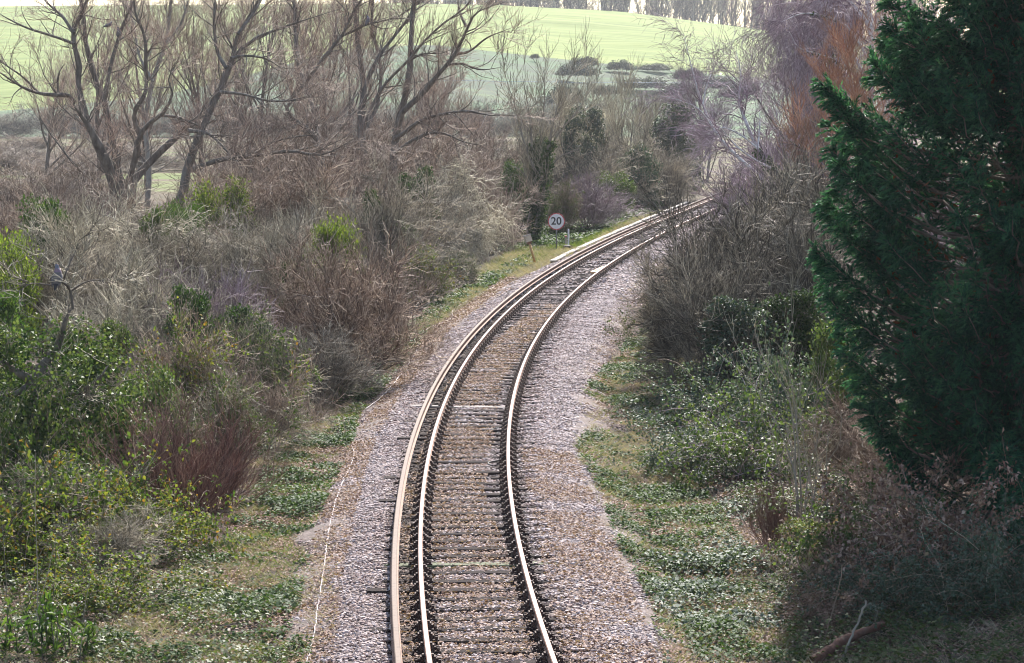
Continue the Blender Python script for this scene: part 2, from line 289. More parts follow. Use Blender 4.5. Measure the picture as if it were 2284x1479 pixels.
ICO_V = np.array([[0, 0, 1], [.89, 0, .45], [.28, .85, .45], [-.72, .53, .45], [-.72, -.53, .45], [.28, -.85, .45], [.72, .53, -.45], [-.28, .85, -.45], [-.89, 0, -.45], [-.28, -.85, -.45], [.72, -.53, -.45], [0, 0, -1]])
ICO_F = np.array([[0, 1, 2], [0, 2, 3], [0, 3, 4], [0, 4, 5], [0, 5, 1], [1, 6, 2], [2, 7, 3], [3, 8, 4], [4, 9, 5], [5, 10, 1], [6, 7, 2], [7, 8, 3], [8, 9, 4], [9, 10, 5], [10, 6, 1], [11, 7, 6], [11, 8, 7], [11, 9, 8], [11, 10, 9], [11, 6, 10]])
def rocks(p, r, rg):
    n = len(p); v = ICO_V[None] * rg.uniform(.65, 1.3, (n, 12, 1)) * (r[:, None] * np.stack([rg.uniform(.75, 1.35, n), rg.uniform(.75, 1.35, n), rg.uniform(.5, .85, n)], 1))[:, None]
    a = rg.uniform(0, 6.28, n); c, s = np.cos(a)[:, None], np.sin(a)[:, None]
    v = np.stack([v[..., 0] * c - v[..., 1] * s, v[..., 0] * s + v[..., 1] * c, v[..., 2]], -1) + p[:, None]
    return v.reshape(-1, 3), (ICO_F[None] + (np.arange(n) * 12)[:, None, None]).reshape(-1, 3)
SLEEP = np.arange(-12.1, 175, .70)
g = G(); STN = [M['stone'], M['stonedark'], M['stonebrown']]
for s0, s1, dens, r0, r1 in ((2, 30, 560, .013, .029), (30, 70, 270, .019, .038), (70, 150, 80, .035, .06)):
    n = int((s1 - s0) * 5.8 * dens); s = rng.uniform(s0, s1, n); q = rng.uniform(-2.8, 3.15, n)
    onsl = (np.abs((s + 12.1 + .35) % .70 - .35) < .13) & (np.abs(q) < 1.3); xq, yq, _t = track(s, q); keep = ~onsl | (rng.random(n) < np.where(np.abs(q) > .93, np.interp(np.abs(q), [.93, 1.25], [.25, .85]), np.clip((vnoise(xq * 1.7, yq * 1.7, 17) - .5) * 1.2, .02, .3)))
    nearrail = (np.abs(np.abs(q) - .753) < .10); keep &= ~nearrail
    keep &= (rng.random(n) < np.interp(np.abs(q), [2.0, 2.8, 3.15], [1, .8, .25]))
    s, q, onsl = s[keep], q[keep], onsl[keep]; x, y, _ = track(s, q)
    z = np.interp(q, bq, bz) + .004 + (vnoise(x * 2.2, y * 2.2, 2) - .5) * .05 + rng.uniform(-.004, .012, len(s)) + np.where(onsl, .03, 0)
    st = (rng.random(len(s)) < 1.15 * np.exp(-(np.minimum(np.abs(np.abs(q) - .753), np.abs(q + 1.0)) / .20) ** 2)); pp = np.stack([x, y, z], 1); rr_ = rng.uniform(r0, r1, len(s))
    br = ~st & (rng.random(len(s)) < np.where(np.abs(q) < .75, .5, np.where(q > 0, np.interp(q, [.75, 1.3, 1.8, 2.5, 3.0], [.6, .35, .12, .10, .5]), .38)) * np.clip((vnoise(x * 1.3, y * .8, 31) - .1) * 2, .2, 1.3)); ok = ~st & ~br
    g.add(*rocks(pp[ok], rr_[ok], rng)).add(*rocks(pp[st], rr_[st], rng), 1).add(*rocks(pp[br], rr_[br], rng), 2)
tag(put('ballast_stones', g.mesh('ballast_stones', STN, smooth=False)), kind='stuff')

# ------------------------------------------------------------------ rails
def extrude_rail(name, prof, q, z0, mats, top_idx, s0=-25., s1=230., step=.4):
    s = np.arange(s0, s1, step); n = len(prof); pr = np.array(prof); x, y, _ = track(s[:, None], q + pr[None, :, 0]); z = np.broadcast_to(z0 + pr[None, :, 1], x.shape)
    i = np.arange(x.size).reshape(x.shape); j = np.roll(i, -1, 1); g = G(); v = np.stack([x, y, z], -1)
    f = np.stack([i[:-1], i[1:], j[1:], j[:-1]], -1); g.add(v, f.reshape(-1, 4)); mi = np.zeros(f.shape[:2], int); mi[:, top_idx] = 1
    me = g.mesh(name, mats, smooth=False); me.polygons.foreach_set('material_index', mi.ravel().astype(np.int32)); return me
RP = [(-.032, -.145), (-.035, -.12), (-.012, -.105), (-.010, -.05), (-.033, -.040), (-.035, -.012), (-.026, -.001), (0, 0), (.026, -.001), (.035, -.012), (.033, -.040), (.010, -.05), (.012, -.105), (.035, -.12), (.032, -.145)]
for q, lab in ((-.753, 'shiny running rail beside the raised conductor rail, rusty brown on its side'), (.753, 'shiny running rail on the inside of the bend next to the wide pale ballast shoulder')):
    tag(put('running_rail', extrude_rail('running_rail', RP, q, 0, [M['railside'], M['railtop']], [6, 7])), lab, 'rail', 'running rails')
TP = [(-.06, -.15), (-.06, -.135), (-.014, -.115), (-.012, -.05), (-.036, -.040), (-.038, -.010), (-.028, 0), (.028, 0), (.038, -.010), (.036, -.040), (.012, -.05), (.014, -.115), (.06, -.135), (.06, -.15)]
tr = thing('conductor_rail', 'tan topped conductor rail raised outside the two running rails', 'rail', (0, 0, 0))
put('rail_bar', extrude_rail('rail_bar', TP, -1.135, .085, [M['railside'], M['thirdtop']], [5, 6, 7]), tr)
def lathe(prof, S=12):
    pr = np.array(prof); a = np.arange(S) * 2 * math.pi / S
    v = np.stack([pr[:, None, 0] * np.cos(a), pr[:, None, 0] * np.sin(a), np.broadcast_to(pr[:, None, 1], (len(pr), S))], -1); i = np.arange(len(pr) * S).reshape(len(pr), S); j = np.roll(i, -1, 1)
    return v.reshape(-1, 3), np.stack([i[:-1], j[:-1], j[1:], i[1:]], -1).reshape(-1, 4)
ins = G().add(*lathe([(0, -.21), (.09, -.21), (.10, -.17), (.065, -.15), (.075, -.12), (.055, -.10), (.05, -.072), (0, -.072)])).mesh('insulator', M['porcelain'])
for k in range(0, 52):
    s = float(SLEEP[min(3 + 4 * k, len(SLEEP) - 1)])
    if s > 130: break
    x, y, t = track(s, -1.135); put('insulator', ins, tr, loc=(float(x), float(y), 0))

# ------------------------------------------------------------------ sleepers with chairs
def sleeper_mesh(L, r):
    n = 14; xs = np.linspace(-L / 2, L / 2, n); v = []
    for k, x in enumerate(xs):
        w, h = .125 + r.normal() * .004, r.normal() * .004
        v += [[x, -w, -.14], [x, -w - .001, -.012 + h], [x, -w + .014, h], [x, w - .014, h + r.normal() * .003], [x, w, -.012 + h], [x, w, -.14]]
    i = np.arange(n * 6).reshape(n, 6); f = np.stack([i[:-1, :-1], i[1:, :-1], i[1:, 1:], i[:-1, 1:]], -1).reshape(-1, 4)
    return G().add(v, f).add(np.array(v[:6]), [[0, 1, 2, 3, 4, 5]]).add(np.array(v[-6:]), [[5, 4, 3, 2, 1, 0]])
slm = [sleeper_mesh(2.6, rng).mesh('sleeper_beam', M['timber'], False) for _ in range(4)]
slong = [sleeper_mesh(2.6, rng) for _ in range(1)]
for gg in slong: gg.v = [np.where((a[:, :1] < -1.2), a + np.array([-.22, 0, 0]), a) for a in gg.v]
slong = [gg.mesh('sleeper_beam', M['timber'], False) for gg in slong]
ch = G(); ch.add(*box((0, 0, .012), (.37, .20, .03), top=.94))
for sx_ in (-1, 1):
    ch.add(*box((sx_ * .075, 0, .062), (.05, .15, .075), top=.8)); ch.add(*box((sx_ * .055, 0, .105), (.05, .10, .04), top=.7)); ch.add(*box((sx_ * .105, 0, .045), (.04, .07, .05), top=.6))
    for b in (-.06, .06): v, f = lathe([(.0, .065), (.018, .062), (.022, .05), (.022, .025)], 6); ch.add(v + np.array([sx_ * .145, b, 0]), f)
chm = ch.mesh('rail_chair', M['iron'], False)
key = G().add(*box((-.062, .02, .085), (.045, .19, .055), top=.85)).mesh('key', M['timber'], False)
for k, s in enumerate(SLEEP):
    x, y, t = track(s, 0.); y_ = float(y)
    mat, lab = None, 'dark weathered timber sleeper half buried in the ballast under the rails'
    if abs(y_ - 59.7) < .35: mat, lab = M['timberpale'], 'pale whitish timber sleeper among the dark ones before the bend'
    if abs(y_ - 40.0) < .35: mat, lab = M['timbergreen'], 'mossy green timber sleeper in the nearer stretch of track'
    o = thing('sleeper', lab, 'sleeper', (float(x), y_, -.178), -float(t) + rng.normal() * .012, 'sleepers under the track')
    put('sleeper_beam', slong[0] if k % 4 == 3 else slm[k % 4], o, mat).rotation_euler = (rng.normal() * .006, rng.normal() * .006, 0)
    if s < 140:
        for q in (-.753, .753): put('rail_chair', chm, o, loc=(q, 0, -.008))

# ------------------------------------------------------------------ cables and lineside furniture
def cable(pts, r, K, name, label, mat, cat='cable', S=6, wob=.007):
    p = smooth_line(pts, K); p = p + rng.normal(size=p.shape) * np.array([wob, wob, wob * .4]); return tag(put(name, G().add(*tubes(p[None], np.full((1, K), r), S)).mesh(name, mat)), label, cat)
def on_ground(px, py, dz=.03):
    Y = 60.
    for _ in range(12):
        a = at(px, py, Y); z = max(float(gz(a[0], Y)), float(np.interp(q_of(a[0], Y), bq, bz)) if abs(q_of(a[0], Y)) < 3 else -9) + dz
        d = at(px, py, 1.) - np.array([0, 0, H]); Y = (z - H) / d[2]
    return at(px, py, Y)
near = [(684, 1479), (700, 1410), (712, 1330), (722, 1270), (731, 1200), (745, 1130), (764, 1075), (781, 1040), (790, 1012), (781, 988)]
far = [(815, 912), (845, 890), (872, 862), (898, 830), (925, 790), (940, 752), (956, 732), (1000, 715), (1010, 693), (1040, 672), (1075, 655), (1105, 638), (1133, 618)]
cable([on_ground(*p, dz=.03) for p in near], .010, 90, 'lineside_cable', 'thin pale pink cable lying loose beside the ballast nearest the camera', M['cable'])
cable([on_ground(*p, dz=.03) for p in far], .012, 110, 'lineside_cable', 'thin pale cable trailing along the left cess towards the bend', M['cable'])
for s, lab, k in ((25.6, 'small black bond cable loop at the inner rail', .0), (30.8, 'further black bond cable hooked to the inner rail', .05)):
    pts = []
    for a, b, z in ((0, .70, -.05), (.05, .58, -.15), (.02 - k, .42, -.17), (-.15, .38, -.175), (-.30 + k, .45, -.175), (-.36 + k * 2, .66, -.15)):
        x, y, _ = track(s + a * 1.4, b); pts.append((float(x), float(y), z))
    cable(pts, .014, 30, 'bond_cable', lab, M['blackcable'], wob=.002)

def cyl(p0, p1, r, S=10):
    p0, p1 = np.array(p0, float), np.array(p1, float); P = np.stack([p0, p0, p1, p1])[None]; d = nrm(p1 - p0) * 1e-4; P[0, 1] += d; P[0, 2] -= d
    return tubes(P, np.array([[.001, r, r, .001]]), S)
# speed sign
YS = 126.; b0 = at(1241, 494, YS); gS = ground_at(1241, YS)
sg = thing('speed_sign', 'round white speed sign with red rim reading 20 beside the bend', 'sign', (b0[0], YS, gS[2]))
cz = b0[2] - gS[2]; R_ = .40
put('post', G().add(*cyl((0, .05, -.2), (0, .05, cz + .25), .035)).mesh('post', M['greymetal']), sg)
def disc(r0, r1, y0, y1, S=48):
    a = np.arange(S) * 2 * math.pi / S; ring = lambda r, y: np.stack([r * np.cos(a), np.full(S, y), r * np.sin(a)], 1)
    v = np.concatenate([ring(r0, y0), ring(r1, y0), ring(r1, y1), ring(r0, y1)]) + np.array([0, 0, cz]); i = np.arange(4 * S).reshape(4, S); j = np.roll(i, -1, 1)
    return v, np.concatenate([np.stack([i[k], j[k], j[(k + 1) % 4], i[(k + 1) % 4]], -1) for k in range(4)])
put('sign_plate', G().add(*disc(.001, R_ - .045, 0, .012)).mesh('sign_plate', M['white'], False), sg)
rim = G().add(*disc(R_ - .047, R_, -.006, .016))
for k in range(16): a = k * math.pi / 8; v, f = lathe([(0, .006), (.011, .004), (.013, 0)], 6); rim.add(np.stack([v[:, 0] + (R_ - .02) * math.cos(a), -v[:, 2] - .006, v[:, 1] + (R_ - .02) * math.sin(a) + cz], 1), f, 1)
put('sign_rim', rim.mesh('sign_rim', [M['signred'], M['white']], False), sg)
fc = bpy.data.curves.new('numerals', 'FONT'); fc.body = '20'; fc.size = .50; fc.align_x = 'CENTER'; fc.align_y = 'CENTER'; fc.extrude = .003; fc.offset = .006
fo = bpy.data.objects.new('numerals_tmp', fc); C.objects.link(fo); bpy.context.view_layer.update()
fm = bpy.data.meshes.new_from_object(fo.evaluated_get(bpy.context.evaluated_depsgraph_get())); bpy.data.objects.remove(fo); fm.materials.clear(); fm.materials.append(M['black'])
no = put('numerals', fm, sg); no.rotation_euler = (math.pi / 2, 0, 0); no.location = (-.005, -.009, cz + .005)
sg.rotation_euler = (0, 0, -.08)
# leaning box post
YL = 114.; pb, pt = at(1191, 578, YL), at(1180, 540, YL)
lp = thing('lineside_post', 'leaning rusty yellow post with a weathered box on top', 'post', (pb[0], YL, pb[2]))
d = nrm(pt - pb + np.array([0, -.03, 0])); Lp = np.linalg.norm(pt - pb) + .02
put('post', G().add(*cyl(-d * .15, d * Lp, .052, 8)).mesh('post', M['rustpaint']), lp)
bx = put('box', G().add(*box((0, 0, .13), (.27, .24, .27), top=.97)).add(*box((0, -.125, .15), (.07, .02, .10))).mesh('box', M['palebox'], False), lp, loc=tuple(d * Lp)); bx.rotation_euler = (-.1, -.26, .25)
put('lid', G().add(*box((0, 0, .286), (.33, .30, .035), top=.9)).mesh('lid', M['concrete'], False), bx)
put('bracket', G().add(*box((0, .03, -.05), (.16, .14, .12), top=1.3)).mesh('bracket', M['railside'], False), bx)
# white marker post and small marker
YW = 126.; wb = at(1268, 546, YW)
wp = thing('marker_post', 'slim white marker post beside the cable trough near the sign', 'post', (wb[0], YW, wb[2]))
put('post', G().add(*box((0, 0, .30), (.075, .07, .80))).mesh('post', M['white'], False), wp); put('cap', G().add(*box((0, 0, .715), (.082, .077, .03), top=.7)).mesh('cap', M['white'], False), wp)
mb = at(1262, 540, 127.5); mk = thing('marker_stub', 'short pale stub with a red top behind the white post', 'post', (mb[0], 127.5, mb[2]))
put('stub', G().add(*box((0, 0, .08), (.10, .10, .36), top=.9)).mesh('stub', M['concrete'], False), mk); put('cap', G().add(*box((0, 0, .28), (.105, .105, .04))).mesh('cap', M['signred'], False), mk)
# cable trough
trg = thing('cable_trough', 'row of pale concrete trough lids running beside the conductor rail', 'cable trough', (0, 0, 0)); tg = G(); lid = G()
for s in np.arange(88, 150, .95):
    x, y, t = track(s, -2.02 - .25 * max(0, (s - 110) / 40)); lid.add(*box((float(x), float(y), -.165 + rng.normal() * .006), (.25, .92, .05), -float(t) + rng.normal() * .012))
    tg.add(*box((float(x), float(y), -.245), (.22, .94, .10), -float(t)))
put('trough', tg.mesh('trough', M['ballast'], False), trg); put('lid', lid.mesh('lid', M['concrete'], False), trg)
# rusty plate between rails
x, y, t = track(82.3, .42)
tag(put('rusty_plate', G().add(*box((0, 0, 0), (.10, 3.2, .06), -.02)).add(*box((.08, -.4, .015), (.07, 2.2, .05), .03)).add(*box((.1, -1.9, 0), (.3, .5, .07), .2)).mesh('rusty_plate', M['rustpaint'], False), loc=(float(x), float(y), -.16)), 'rusty flat bar lying on the sleepers inside the inner rail', 'scrap bar').rotation_euler = (0, 0, -float(t) - .03)
x, y, t = track(99, -2.75)
tag(put('drain_pipe', G().add(*lathe([(.12, -.25), (.16, -.25), (.16, .25), (.12, .25), (.12, -.25)], 14)).mesh('drain_pipe', M['blackcable'], False), loc=(float(x), float(y), -.30)), 'dark pipe end poking from the grass beside the trough', 'pipe').rotation_euler = (math.pi / 2, 0, .5)
# overhead wire
tt = np.linspace(0, 1, 40); a0, a1 = at(700, 172, 330.), at(2300, 178, 330.)
pw = a0[None] * (1 - tt[:, None]) + a1[None] * tt[:, None]; pw[:, 2] -= 4 * tt * (1 - tt) * .55
tag(put('overhead_wire', G().add(*tubes(pw[None], np.full((1, 40), .022), 5)).mesh('overhead_wire', noise_mat('blue_wire', [(.25, .38, .55), (.32, .46, .62)], 2, .4)))
    , 'thin pale blue overhead wire strung across the valley below the field', 'wire')
# ------------------------------------------------------------------ vegetation builders
def R_(*s): return np.random.default_rng(abs(hash(s)) % (2**31) if not all(isinstance(a, int) for a in s) else s[0] * 7919 + (s[1] if len(s) > 1 else 0))
def limb_px(pts, Y, drift, K, r0, r1, org, rg, power=.8):
    n = len(pts); P = np.array([at(px, py, Y + drift * k / (n - 1)) for k, (px, py) in enumerate(pts)]); P = smooth_line(P, K) - np.array(org)
    P[1:, 1] += np.cumsum(rg.normal(size=K - 1) * .06); t = np.linspace(0, 1, K) ** power; return P, r0 * (1 - t) + r1 * t
def crown(lims, rg, n2, n3, n4, L2=(1.2, 3.), L3=(.6, 1.5), L4=(.3, .9), trop=(0, 0, .5), ang=(.75, .25), r2=.035, wob=.17, tw=.0085):
    P, R = lims; P2, R2 = child(P, R, n2, rg, (.2, 1), ang, L2, 7, wob, trop, .55, r2, .008)
    P3, R3 = child(P2, R2, n3, rg, (.15, 1), ang, L3, 5, wob, trop, .6, .015, tw * 1.25); P4, R4 = child(P3, R3, n4, rg, (.1, 1), ang, L4, 4, wob, trop, .7, .008, tw)
    return (P2, R2), (P3, R3), (P4, R4)
def ivy_cover(P, R, n, rg, t=(0, 1), out=(.03, .22), size=(.09, .15)):
    N, k, _ = P.shape; i = rg.integers(0, N, n); tt = rg.uniform(t[0], t[1], n) * (k - 1.001); a = tt.astype(int); u = (tt - a)[:, None]
    o = rdir(n, rg) * np.array([1, 1, .3]); p = P[i, a] * (1 - u) + P[i, a + 1] * u + nrm(o) * (R[i, a][:, None] + rg.uniform(out[0], out[1], (n, 1)))
    L = rg.uniform(size[0], size[1], n); return leaves(p, rdir(n, rg) + np.array([0, 0, -.6]), nrm(o) + rdir(n, rg) * .5, L, L * .85)

# ---- bare shrub / bush meshes (several of each kind, then copied); each is (wood, twigs[, leaves]) at its real size, about 3 m
def bare_shrub(seed, n0=14, h=3., lean=.55, n2=110, n3=800, n4=3600, r0=.035, trop=(0, 0, .35), wob=.2, L4=(.25, .7), up=.0, tw=.0066, ang=(.7, .25)):
    r = R_(seed, 1); a = r.uniform(0, 6.28, n0); b = np.stack([np.cos(a), np.sin(a), np.zeros(n0)], 1); p = b * r.uniform(.02, .3, (n0, 1)); p[:, 2] = -.15
    low = (r.random((n0, 1)) < .4); d = b * r.uniform(.05, lean, (n0, 1)) * np.where(low, 2.6, 1) + np.array([0, 0, 1]); L = h * r.uniform(.6, 1.05, n0) * np.where(low[:, 0], .75, 1); P = grow(p, d, L, 8, .17, (0, 0, .12 + up), r); R = r0 * r.uniform(.5, 1, (n0, 1)) * np.linspace(1, .2, 8)
    c2, c3, c4 = crown((P, R), r, n2, n3, n4, (h * .18, h * .42), (h * .1, h * .25), L4, trop, ang, .016, wob, tw)
    st = child(P, R, 26, r, (.1, .9), (.8, .3), (h * .35, h * .75), 8, .26, (0, 0, -.2), .5, .012, .007); wd = G().add(*tubes(P, R, 5)).add(*tubes(*c2, 4)).add(*tubes(*st, 4)); tw_ = G().add(*tubes(*c3, 3)).add(*tubes(*c4, 3)); return wd, tw_, (P, R), c2, c3, c4
def red_shrub(seed, n0=90, h=2.4, lean=.5):
    r = R_(seed, 2); a = r.uniform(0, 6.28, n0); b = np.stack([np.cos(a), np.sin(a), np.zeros(n0)], 1); p = b * r.uniform(.0, .55, (n0, 1)); p[:, 2] = -.1
    low = r.random((n0, 1)) < .45; d = b * r.uniform(.0, lean, (n0, 1)) * np.where(low, 2.6, 1) + np.array([0, 0, 1]); P = grow(p, d, h * r.uniform(.5, 1.05, n0) * np.where(low[:, 0], .7, 1), 8, .13, (0, 0, .1), r); R = r.uniform(.007, .013, (n0, 1)) * np.linspace(1, .4, 8)
    P3, R3 = child(P, R, n0 * 9, r, (.25, 1), (.45, .15), (.25, .8), 5, .1, (0, 0, .5), .7, .009, .006); P4, R4 = child(P3, R3, n0 * 22, r, (.2, 1), (.5, .2), (.15, .45), 4, .12, (0, 0, .4), .8, .007, .0052)
    return G().add(*tubes(P, R, 4)), G().add(*tubes(P3, R3, 3)).add(*tubes(P4, R4, 3)), (P, R), (P3, R3), (P4, R4)
def blob_pts(n, r, w=1.3, h=2.4, lumps=16):
    # leaf clumps spread over the outer volume of an uneven dome
    a = r.uniform(0, 6.28, lumps); zz = r.uniform(.12, .92, lumps); rr = w * np.sqrt(np.clip(1 - (zz * 1.02 - .25) ** 2 / .75, .1, 1)) * r.uniform(.55, 1.0, lumps)
    c = np.stack([np.cos(a) * rr, np.sin(a) * rr, zz * h], 1); s = r.uniform(.26, .52, lumps) * w; k = r.integers(0, lumps, n)
    d = rdir(n, r); rad = s[k][:, None] * r.uniform(.35, 1.05, (n, 1)); return c[k] + d * rad * np.array([1, 1, .75]), d
def leafy_bush(seed, n=5200, w=1.3, h=2.6, size=(.07, .13), lumps=22, stems=10, asp=.7, whorl=False):
    r = R_(seed, 3); p, d = blob_pts(n, r, w, h, lumps); p = p[p[:, 2] > -.05]; d = d[:len(p)]; n = len(p); L = r.uniform(size[0], size[1], n)
    dirs = rdir(n, r) * .8 + d * .6 + np.array([0, 0, .5 if whorl else -.25]); v, f = leaves(p, dirs, rdir(n, r) * .7 + np.array([0, 0, .9]), L, L * asp)
    a = r.uniform(0, 6.28, stems); b = np.stack([np.cos(a), np.sin(a), np.zeros(stems)], 1); q = b * .12; q[:, 2] = -.15
    P = grow(q, b * r.uniform(.1, .6, (stems, 1)) + np.array([0, 0, 1]), h * r.uniform(.7, 1.0, stems), 7, .14, (0, 0, .1), r); R = r.uniform(.015, .035, (stems, 1)) * np.linspace(1, .25, 7)
    P2, R2 = child(P, R, stems * 9, r, (.2, 1), (.8, .2), (h * .15, h * .4), 5, .2, (0, 0, .3), .6, .014, .006)
    return G().add(*tubes(P, R, 5)).add(*tubes(P2, R2, 3)), G().add(v, f)
def bramble(seed, n0=70, w=1.4, h=1.3, nl=3200, size=(.055, .10)):
    r = R_(seed, 4); a = r.uniform(0, 6.28, n0); b = np.stack([np.cos(a), np.sin(a), np.zeros(n0)], 1); p = np.stack([r.normal(size=n0) * w * .35, r.normal(size=n0) * w * .35, np.full(n0, -.1)], 1)
    P = grow(p, b * r.uniform(.15, .8, (n0, 1)) + np.array([0, 0, 1.]), r.uniform(.8, 1.5, n0) * (h + w) * .62, 10, .1, (0, 0, -1.9), r); P[..., 2] = np.maximum(P[..., 2], .0); R = r.uniform(.005, .0085, (n0, 1)) * np.linspace(1, .5, 10)
    P2, R2 = child(P, R, n0 * 4, r, (.2, .95), (.8, .3), (.15, .6), 4, .2, (0, 0, .1), .8, .006, .004)
    gl = G().add(*leaf_on(P2, nl, r, size, .05, .7, (.1, 1), .72, .2)).add(*leaf_on(P, nl // 2, r, size, .07, .7, (.15, 1), .72, .2))
    return G().add(*tubes(P, R, 4)).add(*tubes(P2, R2, 3)), gl
# two meshes per variant are cached here: kind -> list of (part name, mesh) lists
KIND = {}
def reg(kind, n, fn):
    for k in range(n): KIND.setdefault(kind, []).append(fn(k))
def _bare(k, **a): wd, tw_, *_ = bare_shrub(k, **a); return [('stems', wd.mesh('stems', M['twig_dark'])), ('twigs', tw_.mesh('twigs', M['twig_grey']))]
reg('bare', 4, lambda k: _bare(10 + k))
reg('fine', 3, lambda k: _bare(30 + k, n0=22, n2=200, n3=1300, n4=3600, lean=.7, trop=(0, 0, .3), wob=.24, L4=(.25, .65), ang=(.6, .22)))
reg('curly', 2, lambda k: _bare(50 + k, n0=12, n2=150, n3=900, n4=2600, lean=.9, trop=(0, 0, -.5), wob=.34, L4=(.3, .7), tw=.008))
def _red(k): wd, tw_, *_ = red_shrub(k); return [('stems', wd.mesh('stems', M['twig_wine'])), ('twigs', tw_.mesh('twigs', M['twig_wine']))]
reg('red', 2, _red)
def _leafy(k, **a): wd, lv = leafy_bush(k, **a); return [('stems', wd.mesh('stems', M['twig_dark'])), ('foliage', lv.mesh('foliage', M['ivy']))]
reg('leafy', 3, lambda k: _leafy(k))
reg('ivymass', 3, lambda k: _leafy(20 + k, n=8000, w=.9, h=3.0, size=(.06, .11), lumps=38))
reg('whorl', 3, lambda k: _leafy(40 + k, n=9000, w=1.15, h=2.6, size=(.065, .115), lumps=44, asp=.5, whorl=True))
def _br(k): wd, lv = bramble(k); return [('canes', wd.mesh('canes', M['twig_rust'])), ('foliage', lv.mesh('foliage', M['bramble']))]
reg('bramble', 4, _br)
def _mix(k):  # twigs with a thin scatter of leaves
    wd, tw_, a, c2, c3, c4 = bare_shrub(70 + k, n0=14, h=2.6, n2=110, n3=700, n4=2200, lean=.7); r = R_(k, 5)
    return [('stems', wd.mesh('stems', M['twig_dark'])), ('twigs', tw_.mesh('twigs', M['twig_grey'])), ('foliage', G().add(*leaf_on(c3[0], 4200, r, (.06, .11), .06, .5)).mesh('foliage', M['bramble']))]
reg('mix', 3, _mix)
SIZE = {'bare': (3.4, 3.1), 'fine': (3.2, 3.3), 'curly': (4.2, 2.6), 'red': (2.5, 2.6), 'leafy': (3.1, 2.7), 'ivymass': (2.4, 3.0), 'whorl': (3.0, 2.7), 'bramble': (3.2, 1.3), 'mix': (3.4, 2.7)}
CNT = {}
def shrub(kind, name, px, Y, wd, ht, label, cat, mats, group=None, rz=None, sink=0., lean=0.):
    k = CNT.get(kind, 0); CNT[kind] = k + 1; parts = KIND[kind][k % len(KIND[kind])]; b = ground_at(px, Y); b[2] -= sink
    w0, h0 = SIZE[kind]; o = thing(name, label, cat, b, rng.uniform(0, 6.28) if rz is None else rz, group, (wd / w0, wd / w0, ht / h0))
    if lean: o.rotation_euler = (0, lean, 0)
    for j, (pn, me) in enumerate(parts): put(pn, me, o, M[mats[min(j, len(mats) - 1)]])
    return o

# ---- hand-traced trees: limbs follow the photograph's limbs, each drifting nearer or farther
def traced(name, label, cat, Y, px0, limbs, n2, n3, n4, bark, twig, seed, S=7, group=None, ivy=0, ivyt=(0, .5), K=16, **kw):
    rg = R_(seed, 8); org = ground_at(px0, Y); o = thing(name, label, cat, org, 0, group); Ps, Rs, gt = [], [], G()
    for pts, drift, r0, r1 in limbs:
        P, R = limb_px(pts, Y, drift, K, r0 * (.86 if r0 > .1 else 1), r1 * .86, org, rg)
        if pts[-1][1] > 0: R = R * (1 - .8 * np.clip((np.linspace(0, 1, K) - .6) / .4, 0, 1) ** 1.5)
        if -.2 < P[0, 2] < 1.4: P[0, 2] = -.2
        Ps.append(P); Rs.append(R); R = R * (1 + rg.normal(size=K) * .07)
        gt.add(*tubes(P[None], R[None], S if r0 > .05 else 5))
    put('trunk', gt.mesh('trunk', M[bark]), o); P, R = np.stack(Ps), np.stack(Rs)
    c2, c3, c4 = crown((P, R), rg, n2, n3, n4, **kw)
    put('branches', G().add(*tubes(*c2, 5)).mesh('branches', M[twig if bark == 'birch' else bark]), o)
    put('crown', G().add(*tubes(*c3, 3)).add(*tubes(*c4, 3)).mesh('crown', M[twig]), o)
    if ivy:
        big = [i for i in range(len(limbs)) if limbs[i][2] > .07] or [0]
        put('ivy', G().add(*ivy_cover(P[big], R[big], ivy, rg, ivyt)).mesh('ivy', M['ivy']), o)
    return o, P, R
A_ = [
 ([(273, 545), (272, 500), (266, 450), (245, 380), (225, 330), (204, 288), (185, 258), (163, 227)], -3, .46, .17),
 ([(190, 268), (182, 227), (174, 190), (176, 150), (163, 87), (163, 68), (185, 25), (200, -20)], 1, .20, .09),
 ([(165, 75), (140, 38), (110, 12), (85, -15)], 2, .11, .05),
 ([(165, 228), (150, 212), (129, 212), (87, 208), (53, 197), (25, 180), (0, 163), (-30, 150)], -4, .15, .04),
 ([(130, 212), (127, 185), (130, 160), (142, 140)], -1, .07, .03), ([(87, 208), (50, 172), (0, 138), (-20, 120)], -2, .07, .03),
 ([(166, 98), (140, 88), (100, 75), (60, 62), (15, 40), (-20, 20)], 1, .08, .04),
 ([(280, 520), (274, 450), (265, 401), (261, 360), (246, 284), (235, 227), (216, 182), (201, 129), (193, 95), (189, 38), (180, -20)], 3, .30, .10),
 ([(234, 222), (246, 151), (261, 95), (276, 49), (300, 0), (310, -30)], 1, .14, .06),
 ([(285, 530), (283, 450), (291, 398), (303, 356), (314, 307), (329, 280), (363, 257), (382, 227), (390, 216), (379, 190), (382, 160), (405, 125)], -3, .30, .05),
 ([(314, 303), (299, 269), (303, 242), (322, 216), (326, 151), (322, 76), (303, 30), (299, -20)], -1, .15, .06),
 ([(384, 160), (395, 138), (412, 135)], 0, .05, .02), ([(324, 130), (345, 100), (372, 92)], 0, .07, .03),
 ([(282, 500), (290, 430), (299, 398), (333, 363), (379, 318), (424, 280), (450, 257), (488, 208), (504, 151), (560, 91), (644, 57), (760, 20)], 4, .30, .05),
 ([(363, 258), (400, 262), (446, 280), (492, 268), (530, 290)], -2, .08, .03)]
traced('bare_tree', 'big forked grey tree with thick crooked limbs at left, pigeons in its top', 'tree', 128., 275, A_, 125, 1000, 4000, 'bark', 'twig_red', 11, trop=(0, 0, .45), L2=(1., 2.8))
